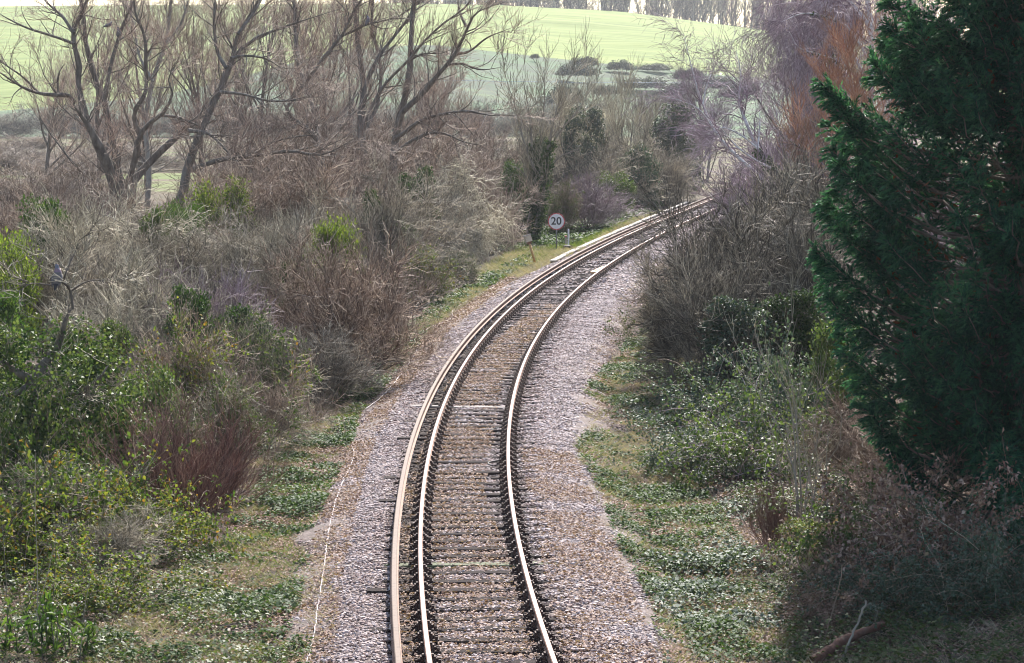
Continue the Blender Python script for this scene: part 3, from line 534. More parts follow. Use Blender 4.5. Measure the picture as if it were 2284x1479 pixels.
B_ = [([(355, 530), (371, 492), (401, 454), (416, 379), (435, 326), (458, 273), (477, 227), (496, 189), (519, 125), (530, 76), (556, 38), (585, -20)], 2, .30, .08),
 ([(430, 378), (492, 356), (568, 348), (644, 337), (719, 345), (757, 329), (800, 303)], -4, .15, .04), ([(568, 348), (600, 322), (660, 305), (720, 300)], -3, .07, .03),
 ([(421, 291), (465, 299), (503, 333), (526, 360), (560, 345)], -3, .10, .03), ([(515, 130), (540, 125), (590, 130), (640, 160)], 1, .08, .03),
 ([(490, 205), (540, 210), (600, 225), (660, 222), (720, 200)], -2, .08, .03), ([(505, 152), (486, 118), (478, 60), (480, -10)], 2, .10, .05), ([(530, 76), (570, 20), (590, -15)], 2, .07, .04)]
traced('bare_tree', 'leaning grey tree right of the big forked one, with a long limb reaching right', 'tree', 122., 352, B_, 105, 950, 3700, 'bark', 'twig_red', 12, trop=(0, 0, .5))
C_ = [([(326, 520), (330, 430), (333, 379), (326, 300), (326, 265), (341, 182), (371, 90), (382, 0), (386, -30)], 4, .20, .10), ([(341, 182), (310, 120), (300, 60), (280, 0)], 2, .09, .04), ([(370, 95), (400, 60), (420, 10), (430, -20)], 1, .08, .04)]
traced('bare_tree', 'straight slim grey tree standing behind the big forked tree', 'tree', 140., 326, C_, 45, 420, 1500, 'barkpale', 'twig_red', 13, trop=(0, 0, .6))
D_ = [([(872, 430), (879, 341), (886, 284), (901, 227), (913, 163), (917, 76), (924, 0), (930, -30)], 2, .30, .12),
 ([(885, 300), (894, 257), (939, 212), (977, 167), (1015, 121), (1045, 57), (1060, 30), (1129, 4)], -4, .22, .05), ([(1015, 121), (1045, 115), (1085, 85), (1140, 62)], -2, .08, .03), ([(1040, 60), (1025, 25), (1020, -20)], 1, .08, .04),
 ([(880, 310), (898, 299), (939, 269), (992, 254), (1045, 248), (1091, 257), (1159, 257)], -5, .15, .04), ([(880, 345), (898, 329), (939, 303), (985, 297), (1038, 318), (1087, 326)], -5, .13, .04),
 ([(806, 305), (828, 240), (860, 186), (909, 136), (954, 83), (992, 49), (1034, 19), (1050, 0)], -2, .10, .05), ([(995, 145), (1030, 142), (1070, 155), (1120, 150)], -2, .08, .03), ([(806, 330), (803, 280), (808, 225), (826, 163), (852, 117), (890, 68), (917, 30), (932, -20)], 3, .17, .07), ([(908, 138), (945, 120), (985, 118), (1018, 105)], -1, .06, .03)]
traced('bare_tree', 'bare tree in the middle with limbs fanning right over the green hill', 'tree', 138., 872, D_, 110, 900, 3000, 'bark', 'twig_red', 14, trop=(0, 0, .45), ang=(.65, .22))
E_ = [([(805, 440), (806, 379), (808, 320), (803, 270), (812, 210), (800, 110), (792, 20), (790, -20)], 3, .34, .12), ([(760, 400), (690, 290), (640, 250), (690, 175), (728, 121), (762, 81), (789, 25), (815, -15)], -1, .20, .07),
 ([(762, 81), (791, 68), (817, 55), (848, 48), (886, 38), (916, 19), (950, 0)], -2, .08, .03), ([(806, 300), (835, 250), (850, 150), (830, 60), (835, -15)], 3, .15, .07), ([(720, 380), (700, 250), (665, 140), (655, 0), (652, -20)], 6, .18, .09), ([(724, 330), (750, 300), (800, 240)], -1, .12, .05)]
traced('bare_tree', 'many stemmed bare tree with a pigeon on a thin side branch', 'tree', 146., 790, E_, 120, 1050, 4000, 'bark', 'twig_red', 15, trop=(0, 0, .6))
G_ = [([(1176, 545), (1178, 519), (1189, 440), (1192, 380), (1187, 330), (1180, 250), (1165, 170)], 1, .15, .04), ([(1190, 545), (1193, 515), (1211, 440), (1219, 380), (1224, 330), (1240, 250), (1270, 165)], -1, .16, .04), ([(1195, 540), (1200, 460), (1200, 380), (1207, 300), (1215, 200), (1212, 150)], 2, .14, .04),
 ([(1192, 380), (1170, 320), (1150, 240), (1130, 180)], 1, .07, .03), ([(1219, 385), (1250, 350), (1290, 330), (1310, 300)], -1, .06, .02), ([(1224, 330), (1260, 280), (1300, 230), (1320, 180)], 1, .06, .02), ([(1190, 420), (1160, 380), (1130, 365)], -1, .05, .02)]
o, P, R = traced('ivied_tree', 'slim trunked trio of ivy wrapped stems right behind the round speed sign', 'tree', 139., 1190, G_, 70, 500, 1900, 'barkpale', 'twig_pale', 16, ivy=0, trop=(0, 0, .7), L2=(.8, 2.2), ang=(.5, .2))
rg = R_(16, 9); put('ivy', G().add(*ivy_cover(P[1:3], R[1:3], 3800, rg, (.06, .6), (.02, .32), (.08, .14))).add(*ivy_cover(P[:1], R[:1], 1500, rg, (.2, .6), (.02, .16), (.08, .13))).mesh('ivy', M['ivy']), o)
I_ = [([(1800, 450), (1779, 428), (1719, 375), (1688, 329), (1666, 280), (1647, 223), (1651, 170), (1640, 110)], 3, .17, .04), ([(1688, 329), (1650, 300), (1610, 285), (1570, 300)], 0, .05, .02), ([(1690, 330), (1695, 280), (1696, 240)], 1, .05, .02), ([(1719, 375), (1690, 360), (1640, 325), (1600, 275)], -2, .06, .02)]
traced('birch_tree', 'leaning birch with ivy on its lower trunk, arching left over the track', 'tree', 118., 1800, I_, 50, 300, 1100, 'birch', 'twig_purple', 17, ivy=2200, ivyt=(.0, .4), trop=(-.3, 0, -.1), L2=(.8, 2.2), L4=(.3, .8))
I2 = [([(1720, 440), (1696, 398), (1635, 341), (1594, 292), (1567, 235), (1552, 189), (1533, 114), (1525, 80)], 2, .10, .03), ([(1594, 292), (1560, 245), (1520, 225), (1480, 215)], -2, .05, .02), ([(1567, 235), (1580, 180), (1600, 140)], 1, .04, .02)]
traced('birch_tree', 'thinner pale birch leaning furthest left above the bend in the rails', 'tree', 124., 1722, I2, 38, 200, 750, 'birch', 'twig_purple', 18, trop=(-.2, 0, -.2), L2=(.8, 2.), L4=(.3, .7))
J_ = [([(1950, 500), (1946, 380), (1943, 250), (1943, 125), (1942, 76), (1935, 0), (1930, -60)], 1, .22, .14), ([(1944, 200), (1900, 120), (1862, 60), (1830, 10), (1810, -30)], 3, .12, .05), ([(1944, 240), (1880, 140), (1820, 120), (1780, 105), (1760, 70)], -3, .09, .03), ([(1944, 150), (1890, 60), (1850, 40), (1790, 30), (1740, 50)], -2, .09, .03), ([(1943, 100), (1970, 40), (1980, -30)], -1, .09, .05), ([(1944, 270), (1850, 135), (1810, 130), (1770, 100)], 2, .08, .03), ([(1942, 60), (1880, -10), (1800, -40), (1720, -40)], 3, .10, .04)]
traced('birch_tree', 'tall white barked birch with hanging purple twigs beside the dark conifer', 'tree', 128., 1950, J_, 140, 1200, 4800, 'birch', 'twig_purple', 19, ivy=500, ivyt=(.45, .75), trop=(-.15, 0, -1.1), L2=(1.2, 3.4), L3=(.8, 2.), L4=(.4, 1.2), wob=.12)
K_ = [([(1905, 480), (1880, 430), (1845, 380), (1800, 330), (1785, 290)], -1, .08, .03), ([(1905, 480), (1895, 400), (1870, 320), (1850, 240), (1845, 190)], 1, .08, .03), ([(1905, 480), (1910, 380), (1915, 280), (1900, 180), (1890, 110)], 0, .09, .03), ([(1906, 480), (1940, 380), (1960, 280), (1980, 190), (1985, 120)], 1, .08, .03), ([(1905, 470), (1860, 415), (1810, 390), (1770, 350)], -2, .06, .02)]
traced('willow_shrub', 'orange stemmed willow rising behind the left tips of the dark conifer', 'shrub', 92., 1905, K_, 120, 1200, 4600, 'twig_orange', 'twig_orange', 20, trop=(0, 0, .9), L2=(.7, 1.8), L3=(.4, 1.), L4=(.25, .6), ang=(.65, .2), tw=.0075, wob=.2)
# the ivy-smothered gnarled stump in the left foreground
N_l = [([(80, 1120), (76, 1010), (76, 933), (72, 846)], -.2, .17, .13), ([(72, 850), (57, 838), (23, 820), (-10, 795), (-40, 770)], -.6, .11, .05), ([(74, 860), (95, 815), (106, 800), (121, 782), (136, 748), (150, 705), (163, 683)], .4, .10, .05),
 ([(90, 950), (120, 900), (159, 880), (189, 868), (220, 848), (246, 812)], -.5, .10, .05), ([(74, 850), (38, 876), (0, 884), (-30, 895)], -.7, .07, .03), ([(163, 690), (160, 660), (157, 645), (143, 627), (118, 634), (80, 630), (40, 640)], .1, .03, .012), ([(143, 626), (150, 600), (160, 570), (172, 535)], .2, .02, .008), ([(158, 650), (190, 630), (220, 625), (250, 640)], -.2, .02, .008), ([(120, 634), (100, 612), (85, 600)], 0, .014, .006)]
o, P, R = traced('ivied_tree', 'gnarled low tree smothered in ivy in the left foreground, pigeon perched on top', 'tree', 48., 80, N_l, 40, 240, 700, 'bark', 'twig_pale', 21, L2=(.3, .9), L3=(.2, .5), L4=(.1, .35), r2=.012, trop=(0, 0, .2), K=14)
r = R_(21, 3); p, d = blob_pts(11500, r, 1.5, 3.4, 46); p = p + np.array([.3, .15, 0]); L = r.uniform(.05, .085, len(p)); r2 = rdir(len(p), r)
put('ivy', G().add(*leaves(p, r2 + d * .5 + np.array([0, 0, -.4]), rdir(len(p), r) + np.array([0, -.2, .8]), L, L * .85)).mesh('ivy', M['bramble']), o)
k_ = r.random(len(p)) < .55; put('ivy', G().add(*leaves(p[k_] * np.array([.85, .85, .95]), r2[k_] + np.array([0, 0, -.4]), rdir(int(k_.sum()), r) + np.array([0, 0, .6]), L[k_] * 1.1, L[k_])).mesh('ivy', M['ivy']), o)
# sapling clump and red suckers, right foreground
S_ = [([(1790, 1215), (1786, 1100), (1780, 980), (1765, 860), (1745, 760)], .3, .022, .007), ([(1780, 1215), (1776, 1080), (1772, 980), (1755, 880), (1700, 800), (1680, 740)], -.2, .020, .006), ([(1796, 1215), (1800, 1080), (1830, 960), (1855, 860)], .2, .017, .005), ([(1786, 1215), (1770, 1050), (1740, 960), (1690, 870), (1660, 800)], .2, .018, .006), ([(1845, 1215), (1846, 1100), (1845, 980), (1870, 900)], .2, .016, .005), ([(1770, 1215), (1745, 1080), (1715, 960), (1690, 920)], -.3, .014, .005), ([(1800, 1215), (1812, 1120), (1820, 1000), (1815, 920)], .4, .015, .005), ([(1822, 1215), (1815, 1090), (1800, 960), (1840, 880)], -.1, .013, .005)]
traced('sapling_clump', 'clump of thin straight upright sapling poles on the right bank', 'sapling', 43.2, 1790, S_, 40, 110, 260, 'barkpale', 'twig_pale', 22, S=6, L2=(.3, 1.1), L3=(.2, .5), L4=(.1, .3), r2=.007, tw=.003, trop=(0, 0, .8), ang=(.45, .15), K=12)
V_ = [([(1498, 870), (1494, 800), (1490, 740), (1470, 690)], -.3, .055, .03), ([(1500, 870), (1498, 800), (1520, 730), (1530, 640)], .3, .04, .02), ([(1520, 880), (1500, 830), (1496, 790)], -.2, .03, .02)]
traced('small_tree', 'thin tree leaning out of the front of the big bare thicket, trunk in ivy', 'tree', 65., 1502, V_, 50, 500, 2200, 'barkpale', 'twig_dark', 23, L2=(.35, .8), L3=(.2, .5), L4=(.15, .4), trop=(-.3, 0, .1))

# ---- background trees: a few built, then copied
def pole_tree(seed, h=9., n0=7, twig='twig_grey', ivy=0, lean=.28):
    r = R_(seed, 6); a = r.uniform(0, 6.28, n0); b = np.stack([np.cos(a), np.sin(a), np.zeros(n0)], 1); p = b * .25; p[:, 2] = -.3
    P = grow(p, b * r.uniform(.05, lean, (n0, 1)) + np.array([0, 0, 1]), h * r.uniform(.7, 1, n0), 10, .06, (0, 0, .12), r); R = r.uniform(.05, .10, (n0, 1)) * np.linspace(1, .15, 10)
    c2, c3, c4 = crown((P, R), r, 80, 520, 1700, (.8, 2.6), (.5, 1.3), (.3, .9), (0, 0, .8), (.5, .2), .03, .13, .011)
    q = [('trunk', G().add(*tubes(P, R, 6)).add(*tubes(*c2, 4)).mesh('trunk', M['barkpale'])), ('crown', G().add(*tubes(*c3, 3)).add(*tubes(*c4, 3)).mesh('crown', M[twig]))]
    if ivy: q.append(('ivy', G().add(*ivy_cover(P[:4], R[:4], ivy, r, (0, .6), (.02, .35), (.12, .2))).mesh('ivy', M['ivy'])))
    return q
def big_tree(seed, h=13., twig='twig_red'):
    r = R_(seed, 7); P0 = grow(np.array([[0, 0, -.3]]), np.array([[r.normal() * .08, 0, 1.]]), np.array([h]), 12, .05, (0, 0, .1), r); R0 = .24 * np.linspace(1, .12, 12)[None]
    P1, R1 = child(P0, R0, 14, r, (.15, .85), (.55, .15), (h * .3, h * .55), 10, .08, (0, 0, .5), .62, .15, .03)
    c2, c3, c4 = crown((P1, R1), r, 120, 800, 2500, (1., 3.), (.6, 1.6), (.35, 1.1), (0, 0, .75), (.55, .2), .03, .13, .011)
    return [('trunk', G().add(*tubes(P0, R0, 7)).add(*tubes(P1, R1, 6)).add(*tubes(*c2, 4)).mesh('trunk', M['bark'])), ('crown', G().add(*tubes(*c3, 3)).add(*tubes(*c4, 3)).mesh('crown', M[twig]))]
KIND['pole'] = [pole_tree(1), pole_tree(2)]; KIND['poleivy'] = [pole_tree(3, ivy=1800), pole_tree(4, ivy=2600)]; KIND['big'] = [big_tree(k) for k in range(3)]
SIZE.update(pole=(5.5, 9.), poleivy=(5.5, 9.), big=(9., 13.5))
BT = 'reddish bare trees behind the left thicket'
for px, Y, wd, ht in ((100, 200, 8, 10), (215, 178, 8, 12), (330, 190, 8, 13), (450, 175, 8, 13), (520, 195, 8, 14), (580, 168, 8, 13), (655, 205, 9, 15), (715, 172, 8, 12), (775, 190, 8, 12), (905, 176, 7, 9), (970, 168, 6, 8), (1050, 172, 6, 6.5), (1105, 190, 6, 6)):
    shrub('big', 'bare_tree', px, Y, wd, ht, 'slender reddish tree in the hazy row behind the grey limbed trees', 'tree', ('bark', 'twig_red'), BT)
PT = 'grey pole trees beyond the sign'
for kind, px, Y, wd, ht in (('pole', 1285, 196, 5, 7.6), ('poleivy', 1345, 205, 5.5, 8.4), ('pole', 1390, 190, 5, 9), ('poleivy', 1430, 200, 5.5, 7.5), ('pole', 1475, 212, 6, 7.4), ('poleivy', 1520, 205, 5, 6.6), ('pole', 1570, 232, 7, 7), ('pole', 1330, 240, 6, 7.6)):
    shrub(kind, 'bare_tree', px, Y, wd, ht, 'pale many stemmed bare tree in the row right of the sign', 'tree', ('barkpale', 'twig_purple' if px > 1440 else 'twig_pale', 'ivy'), PT)
for px, Y, wd, ht in ((1560, 236, 7, 9), (1770, 190, 8, 12), (1760, 165, 8, 13), (1820, 172, 9, 14), (1885, 160, 8, 13), (1990, 150, 8, 13), (1790, 232, 9, 12)):
    shrub('big', 'bare_tree', px, Y, wd, ht, 'purple grey hazy bare tree in the wood behind the white barked birch', 'tree', ('bark', 'twig_purple'), 'purple bare trees behind the birches')

# ---- shrubs, one by one: kind, px, distance, width, height, label, category, materials
SH = [
 ('bramble', 'bramble', 70, 41.5, 3.2, 1.5, 'yellow green bramble mound filling the bottom left corner', ('twig_rust', 'brambley')),
 ('bramble', 'bramble', 330, 43, 2.6, 1.25, 'yellow leaved bramble in front of the wine red stemmed shrub', ('twig_rust', 'brambley')),
 ('bramble', 'bramble', 215, 38.2, 2.6, .85, 'low fading bramble with orange leaves near the bottom edge at left', ('twig_rust', 'brambley')),
 ('bramble', 'bramble', 30, 45.5, 2.6, 2.0, 'tall bramble heap at the left edge below the ivied low tree', ('twig_rust', 'bramble')),
 ('bramble', 'bramble', 190, 45.5, 2.4, 1.3, 'green bramble at the foot of the ivied low tree', ('twig_rust', 'green')),
 ('mix', 'bush', 130, 43.2, 2.2, 1.5, 'twiggy green bush among the brambles left of the yellow leaved one', ('twig_dark', 'twig_grey', 'green')),
 ('bare', 'bare_shrub', 250, 40.8, 1.8, .9, 'low bare twiggy scrub among the brambles near the bottom left', ('twig_dark', 'twig_grey')),
 ('red', 'red_stemmed_shrub', 380, 45.8, 2.3, 2.2, 'wine red stemmed shrub with few leaves in the left foreground', ('twig_wine',)),
 ('red', 'red_stemmed_shrub', 480, 47.5, 2.0, 1.9, 'smaller wine red stemmed shrub at the right of the larger one', ('twig_wine',)),
 ('mix', 'bush', 455, 56, 2.9, 2.6, 'sparse green leaved bush behind the wine red stemmed shrub', ('twig_dark', 'twig_rust', 'brambley')),
 ('leafy', 'ivy_bush', 330, 53, 1.7, 2.2, 'dark leafy bush right beside the ivied low tree', ('twig_dark', 'bramble')),
 ('fine', 'bare_shrub', 340, 63, 3.4, 3.4, 'pale twigged bare shrub behind the ivied low tree and right of the perched pigeon', ('twig_dark', 'twig_pale')),
 ('bare', 'bare_shrub', 480, 64, 3.0, 3.2, 'purplish bare shrub between the sparse green bush and the dark ivy clump', ('twig_dark', 'twig_purple')),
 ('fine', 'rusty_shrub', 790, 67, 3.1, 3.9, 'dense rusty red bare shrub leaning over the ivy beside the track', ('twig_rust', 'twig_rust')),
 ('fine', 'rusty_shrub', 690, 69, 2.8, 3.6, 'rusty bare shrub at the left flank of the denser rusty one', ('twig_rust', 'twig_rust')),
 ('fine', 'rusty_shrub', 850, 73, 2.4, 3.2, 'rusty twiggy shrub right behind the dense rusty one, next to the ivy strip', ('twig_rust', 'twig_rust')),
 ('mix', 'bush', 600, 60, 2.3, 2.4, 'grey twigged bush with dull leaves at the front left of the rusty shrub', ('twig_dark', 'twig_grey', 'bramble')),
 ('bare', 'bare_shrub', 610, 55, 2.0, 1.7, 'low grey bare shrub where the ivy begins, left of the ballast', ('twig_dark', 'twig_rust')),
 ('fine', 'rusty_shrub', 725, 63.5, 2.6, 1.9, 'low dark rusty growth at the foot of the dense rusty shrub', ('twig_rust', 'twig_dark')),
 ('mix', 'bush', 300, 48.5, 2.0, 1.8, 'dull leafy bush between the ivied low tree and the wine red shrub', ('twig_dark', 'twig_rust', 'bramble')),
 ('mix', 'bush', 520, 52, 2.2, 1.8, 'greenish twiggy bush behind the smaller wine red shrub', ('twig_dark', 'twig_grey', 'bramble')),
 ('ivymass', 'ivy_bush', 428, 61, 1.5, 3.2, 'dark ivy clump rising among bare twigs in the left middle', ('twig_dark', 'ivy')),
 ('leafy', 'ivy_bush', 590, 62, 1.2, 2.3, 'small dark ivy clump just left of the rusty shrubs', ('twig_dark', 'ivy')),
 ('ivymass', 'ivy_bush', 520, 62, 1.6, 2.5, 'dark ivy clump between the purple shrub and the rusty shrubs', ('twig_dark', 'ivy')),
 ('whorl', 'laurel_bush', 15, 72, 2.4, 4.0, 'bright lime green bush at the left edge behind the perched pigeon', ('twig_dark', 'lime')),
 ('whorl', 'laurel_bush', -10, 63, 2.0, 3.0, 'green bush cut by the left edge below the bright lime one', ('twig_dark', 'green')),
 ('ivymass', 'ivy_bush', 110, 84, 2.3, 4.6, 'dark green ivy thicket beyond the lime bush at the left edge', ('twig_dark', 'green')),
 ('whorl', 'laurel_bush', 495, 104, 3.4, 4.5, 'lime green bush under the leaning grey tree', ('twig_dark', 'lime')),
 ('whorl', 'laurel_bush', 415, 100, 2.2, 3.6, 'smaller green bush at the left of the lime bush under the leaning tree', ('twig_dark', 'green')),
 ('whorl', 'laurel_bush', 740, 80, 2.3, 3.75, 'round lime yellow bush peeping above the rusty shrubs', ('twig_dark', 'lime')),
 ('ivymass', 'ivy_bush', 265, 60, 1.2, 2.6, 'dark ivy clump between the ivied low tree and the pale twigged shrub', ('twig_dark', 'bramble')),
 ('ivymass', 'ivy_bush', 650, 72, 1.1, 3.0, 'dull ivy clump behind the left flank of the rusty shrubs', ('twig_dark', 'bramble')),
 ('ivymass', 'ivy_bush', 350, 88, 1.8, 4.0, 'olive ivy mound in front of the big forked tree', ('twig_dark', 'bramble')),
 ('leafy', 'ivy_bush', 890, 98, 2.2, 3.0, 'olive leafy bush at the right of the grey bare shrub beyond the rusty ones', ('twig_dark', 'bramble')),
 ('bare', 'bare_shrub', 200, 82, 4.2, 3.8, 'grey tangled bare shrub behind the pigeon, below the big forked tree', ('twig_dark', 'twig_pale')),
 ('curly', 'bare_shrub', 330, 86, 4.4, 3.6, 'pale arching bare shrub in front of the big forked tree', ('twig_dark', 'twig_pale')),
 ('bare', 'bare_shrub', 530, 84, 4.2, 3.4, 'pale grey bare shrub below the lime bush of the leaning tree', ('twig_dark', 'twig_pale')),
 ('bare', 'bare_shrub', 640, 90, 4.0, 3.8, 'grey bare shrub at the left of the round lime yellow bush', ('twig_dark', 'twig_grey')),
 ('bare', 'bare_shrub', 820, 96, 4.4, 4.4, 'grey bare shrub at the right of the round lime yellow bush', ('twig_dark', 'twig_grey')),
 ('mix', 'bush', 955, 94, 2.9, 2.1, 'yellowing leafy bush beside the ivy strip before the bend', ('twig_dark', 'twig_grey', 'brambley')),
 ('mix', 'bush', 1010, 103, 2.2, 1.6, 'small pale green bush left of the leaning rusty post', ('twig_dark', 'twig_pale', 'bramble')),
 ('curly', 'hawthorn_bush', 1015, 118, 4.6, 4.3, 'pale curly branched hawthorn left of the leaning rusty post', ('twig_pale', 'twig_pale')),
 ('curly', 'hawthorn_bush', 960, 120, 4.2, 4.2, 'grey curly branched hawthorn behind the yellowing leafy bush', ('twig_grey', 'twig_grey')),
 ('fine', 'bare_shrub', 1105, 126, 3.0, 2.8, 'dense rusty brown low shrub just behind the leaning rusty post', ('twig_rust', 'twig_rust')),
 ('ivymass', 'ivy_bush', 928, 112, 2.3, 4.6, 'dark ivy covered stump in front of the central bare tree', ('twig_dark', 'ivy')),
 ('ivymass', 'ivy_bush', 835, 104, 1.3, 3.8, 'narrow dark ivy column left of the ivy covered stump', ('twig_dark', 'ivy')),
 ('ivymass', 'ivy_bush', 1150, 142, 2.4, 4.0, 'tall dark ivy mass at the left of the ivy wrapped stems', ('twig_dark', 'ivy')),
 ('ivymass', 'ivy_bush', 1200, 144, 1.8, 3.2, 'dark ivy at the foot of the ivy wrapped stems by the sign', ('twig_dark', 'ivy')),
 ('fine', 'bare_shrub', 1310, 146, 3.9, 3.0, 'purple brown shrub to the right of the speed sign', ('twig_dark', 'twig_purple')),
 ('mix', 'bush', 1250, 143, 2.2, 2.6, 'twiggy green tinged bush directly behind the speed sign', ('twig_dark', 'twig_rust', 'bramble')),
 ('leafy', 'ivy_bush', 1375, 158, 2.6, 3.0, 'green leafy bush at the right of the purple brown shrub by the sign', ('twig_dark', 'bramble')),
 ('leafy', 'ivy_bush', 1420, 172, 3.4, 4.4, 'glossy ivy bush near where the rails go out of sight', ('twig_dark', 'greyleaf')),
 ('ivymass', 'ivy_bush', 1505, 186, 4.4, 6.8, 'tall dark glossy evergreen bush beyond the end of the visible rails', ('twig_dark', 'scrub')),
 ('ivymass', 'ivy_bush', 1300, 176, 4.0, 7.0, 'dark ivied tree shape behind the ivy wrapped stems', ('twig_dark', 'scrub')),
 # right side
 ('bare', 'bare_thicket', 1650, 67, 4.2, 4.3, 'big grey bare bush bulging towards the ballast at the right of the bend', ('twig_dark', 'twig_dark')),
 ('bare', 'bare_thicket', 1770, 65, 3.8, 4.2, 'dark bare thicket in the middle of the right bank, left of the conifer', ('twig_dark', 'twig_dark')),
 ('bare', 'bare_thicket', 1730, 76, 4.6, 5.0, 'grey bare thicket behind the big bare bush at the right of the bend', ('twig_dark', 'twig_grey')),
 ('bare', 'bare_thicket', 1835, 72, 4.0, 5.2, 'bare thicket touching the left tips of the dark conifer', ('twig_dark', 'twig_dark')),
 ('bare', 'bare_thicket', 1560, 69, 3.0, 3.1, 'front bare bush at the ballast edge where the rails curve right', ('twig_dark', 'twig_grey')),
 ('bare', 'bare_thicket', 1600, 63, 3.0, 3.3, 'dark twiggy bush at the near foot of the big bare bush by the bend', ('twig_dark', 'twig_dark')),
 ('mix', 'bare_thicket', 1495, 74, 2.0, 1.9, 'lowest twiggy bush creeping onto the ballast at the bend', ('twig_dark', 'twig_grey', 'bramble')),
 ('curly', 'bare_thicket', 1760, 90, 5.0, 4.8, 'grey branched bare thicket seen above the dark thicket on the right', ('twig_grey', 'twig_grey')),
 ('curly', 'bare_thicket', 1730, 100, 3.8, 3.0, 'pale twiggy bush hiding the rails as they leave to the right', ('twig_pale', 'twig_grey')),
 ('ivymass', 'ivy_bush', 1650, 62, 2.4, 2.5, 'grey green ivied core of the bare thicket on the right bank', ('twig_dark', 'greyleaf')),
 ('ivymass', 'ivy_bush', 1760, 62, 2.2, 2.4, 'leafy ivy at the base of the dark thicket, left of the conifer', ('twig_dark', 'ivy')),
 ('bramble', 'bramble', 1620, 58, 3.2, 1.3, 'grey green bramble spread below the big bare bush on the right', ('twig_rust', 'greyleaf')),
 ('bramble', 'bramble', 1800, 56, 3.2, 1.8, 'bramble mound below the conifer tips with pale glinting leaves', ('twig_rust', 'greyleaf')),
 ('leafy', 'ivy_bush', 1880, 55, 1.8, 2.3, 'ivy bush glinting just left of the conifer foliage', ('twig_dark', 'bramble')),
 ('bramble', 'bramble', 1700, 50, 3.0, 1.3, 'bramble patch behind the sapling poles', ('twig_purple', 'bramble')),
 ('bramble', 'bramble', 1560, 51.5, 2.4, .9, 'low purple caned bramble left of the sapling poles', ('twig_purple', 'greyleaf')),
 ('bare', 'bare_shrub', 1930, 47, 2.4, 1.8, 'purple brown twiggy scrub under the conifer, right of the sapling poles', ('twig_brown', 'twig_brown')),
 ('bare', 'bare_shrub', 2060, 43.5, 2.3, 1.5, 'dim bare scrub in the shade right below the conifer', ('twig_brown', 'twig_brown')),
 ('red', 'red_stemmed_shrub', 1722, 43, .8, 1.15, 'small clump of upright red suckers left of the sapling poles', ('twig_wine',)),
 ('leafy', 'seedling_patch', 1800, 41.8, 1.1, .55, 'yellow green broad leaved seedlings at the foot of the sapling poles', ('twig_dark', 'brambley')),
 ('leafy', 'seedling_patch', 1900, 41, .9, .5, 'green broad leaved seedlings right of the yellow green ones', ('twig_dark', 'green')),
 ('bramble', 'bramble', 1980, 40, 2.6, 1.2, 'brown dying bramble heap right of the seedlings', ('twig_brown', 'drybr')),
 ('bramble', 'bramble', 2130, 38.5, 2.6, 1.3, 'brown bramble heap below the small conifer at right', ('twig_brown', 'drybr')),
 ('bramble', 'bramble', 2010, 36.5, 2.2, .75, 'bramble with grey green leaves behind the fallen log', ('twig_rust', 'greyleaf')),
 ('bramble', 'bramble', 2230, 36, 2.2, .8, 'grey leaved bramble in the bottom right corner', ('twig_rust', 'greyleaf')),
 ('bramble', 'bramble', 1840, 36.5, 1.6, .45, 'thin brown canes in front of the fallen log', ('twig_rust', 'drybr')),
 ('bramble', 'cane_tangle', 1930, 39.5, 2.6, 1.15, 'brown tangle of dead canes left of the shiny sprig', ('twig_brown', 'bramble')),
 ('bramble', 'cane_tangle', 2090, 38.0, 2.6, 1.2, 'brown tangle of dead canes below the small conifer', ('twig_brown', 'drybr')),
 ('red', 'cane_tangle', 1880, 38.6, 1.7, .75, 'low dead upright stems behind the fallen log', ('twig_brown', 'twig_brown')),
 ('bramble', 'cane_tangle', 2220, 36.8, 2.4, 1.0, 'grey brown cane tangle at the bottom right corner', ('twig_brown', 'greyleaf')),
 ('leafy', 'laurel_bush', 2185, 40, .9, 1.0, 'shiny grey green leaved sprig poking out below the conifer', ('twig_dark', 'greyleaf'))]
for kind, name, px, Y, wd, ht, lab, mats in SH:
    shrub(kind, name, px, Y, wd, ht, lab, 'bramble' if name == 'bramble' else 'shrub', mats)
# scrub fill that nothing tells apart
fill = lambda lst, lab, grp, mats, nm='scrub_bush': [shrub(k, nm, px, Y, wd, ht, lab, 'shrub', m if isinstance(m, tuple) else mats, grp) for k, px, Y, wd, ht, *m_ in lst for m in [m_[0] if m_ else None]]
fill([('bare', 40, 118, 5, 3.6), ('bare', 130, 112, 5, 3.2), ('fine', 60, 142, 6, 3.6), ('bare', 190, 136, 5.5, 3.4), ('bare', -20, 100, 5, 3.6), ('fine', 215, 150, 6, 3.8), ('bare', 110, 160, 6, 3), ('bare', 20, 175, 7, 2.6), ('bare', 160, 102, 4.5, 3.4), ('fine', 20, 262, 9, 2.6), ('bare', 95, 285, 9, 2.2), ('fine', 170, 250, 8, 2.6), ('bare', 240, 300, 10, 2.6), ('bare', -30, 310, 9, 2.4), ('bare', 60, 350, 10, 2.4), ('fine', 320, 270, 9, 3)],
     'purple brown bare scrub left of the big forked tree, around the pale meadow', 'scrub left of the big forked tree', ('twig_dark', 'twig_rust'))
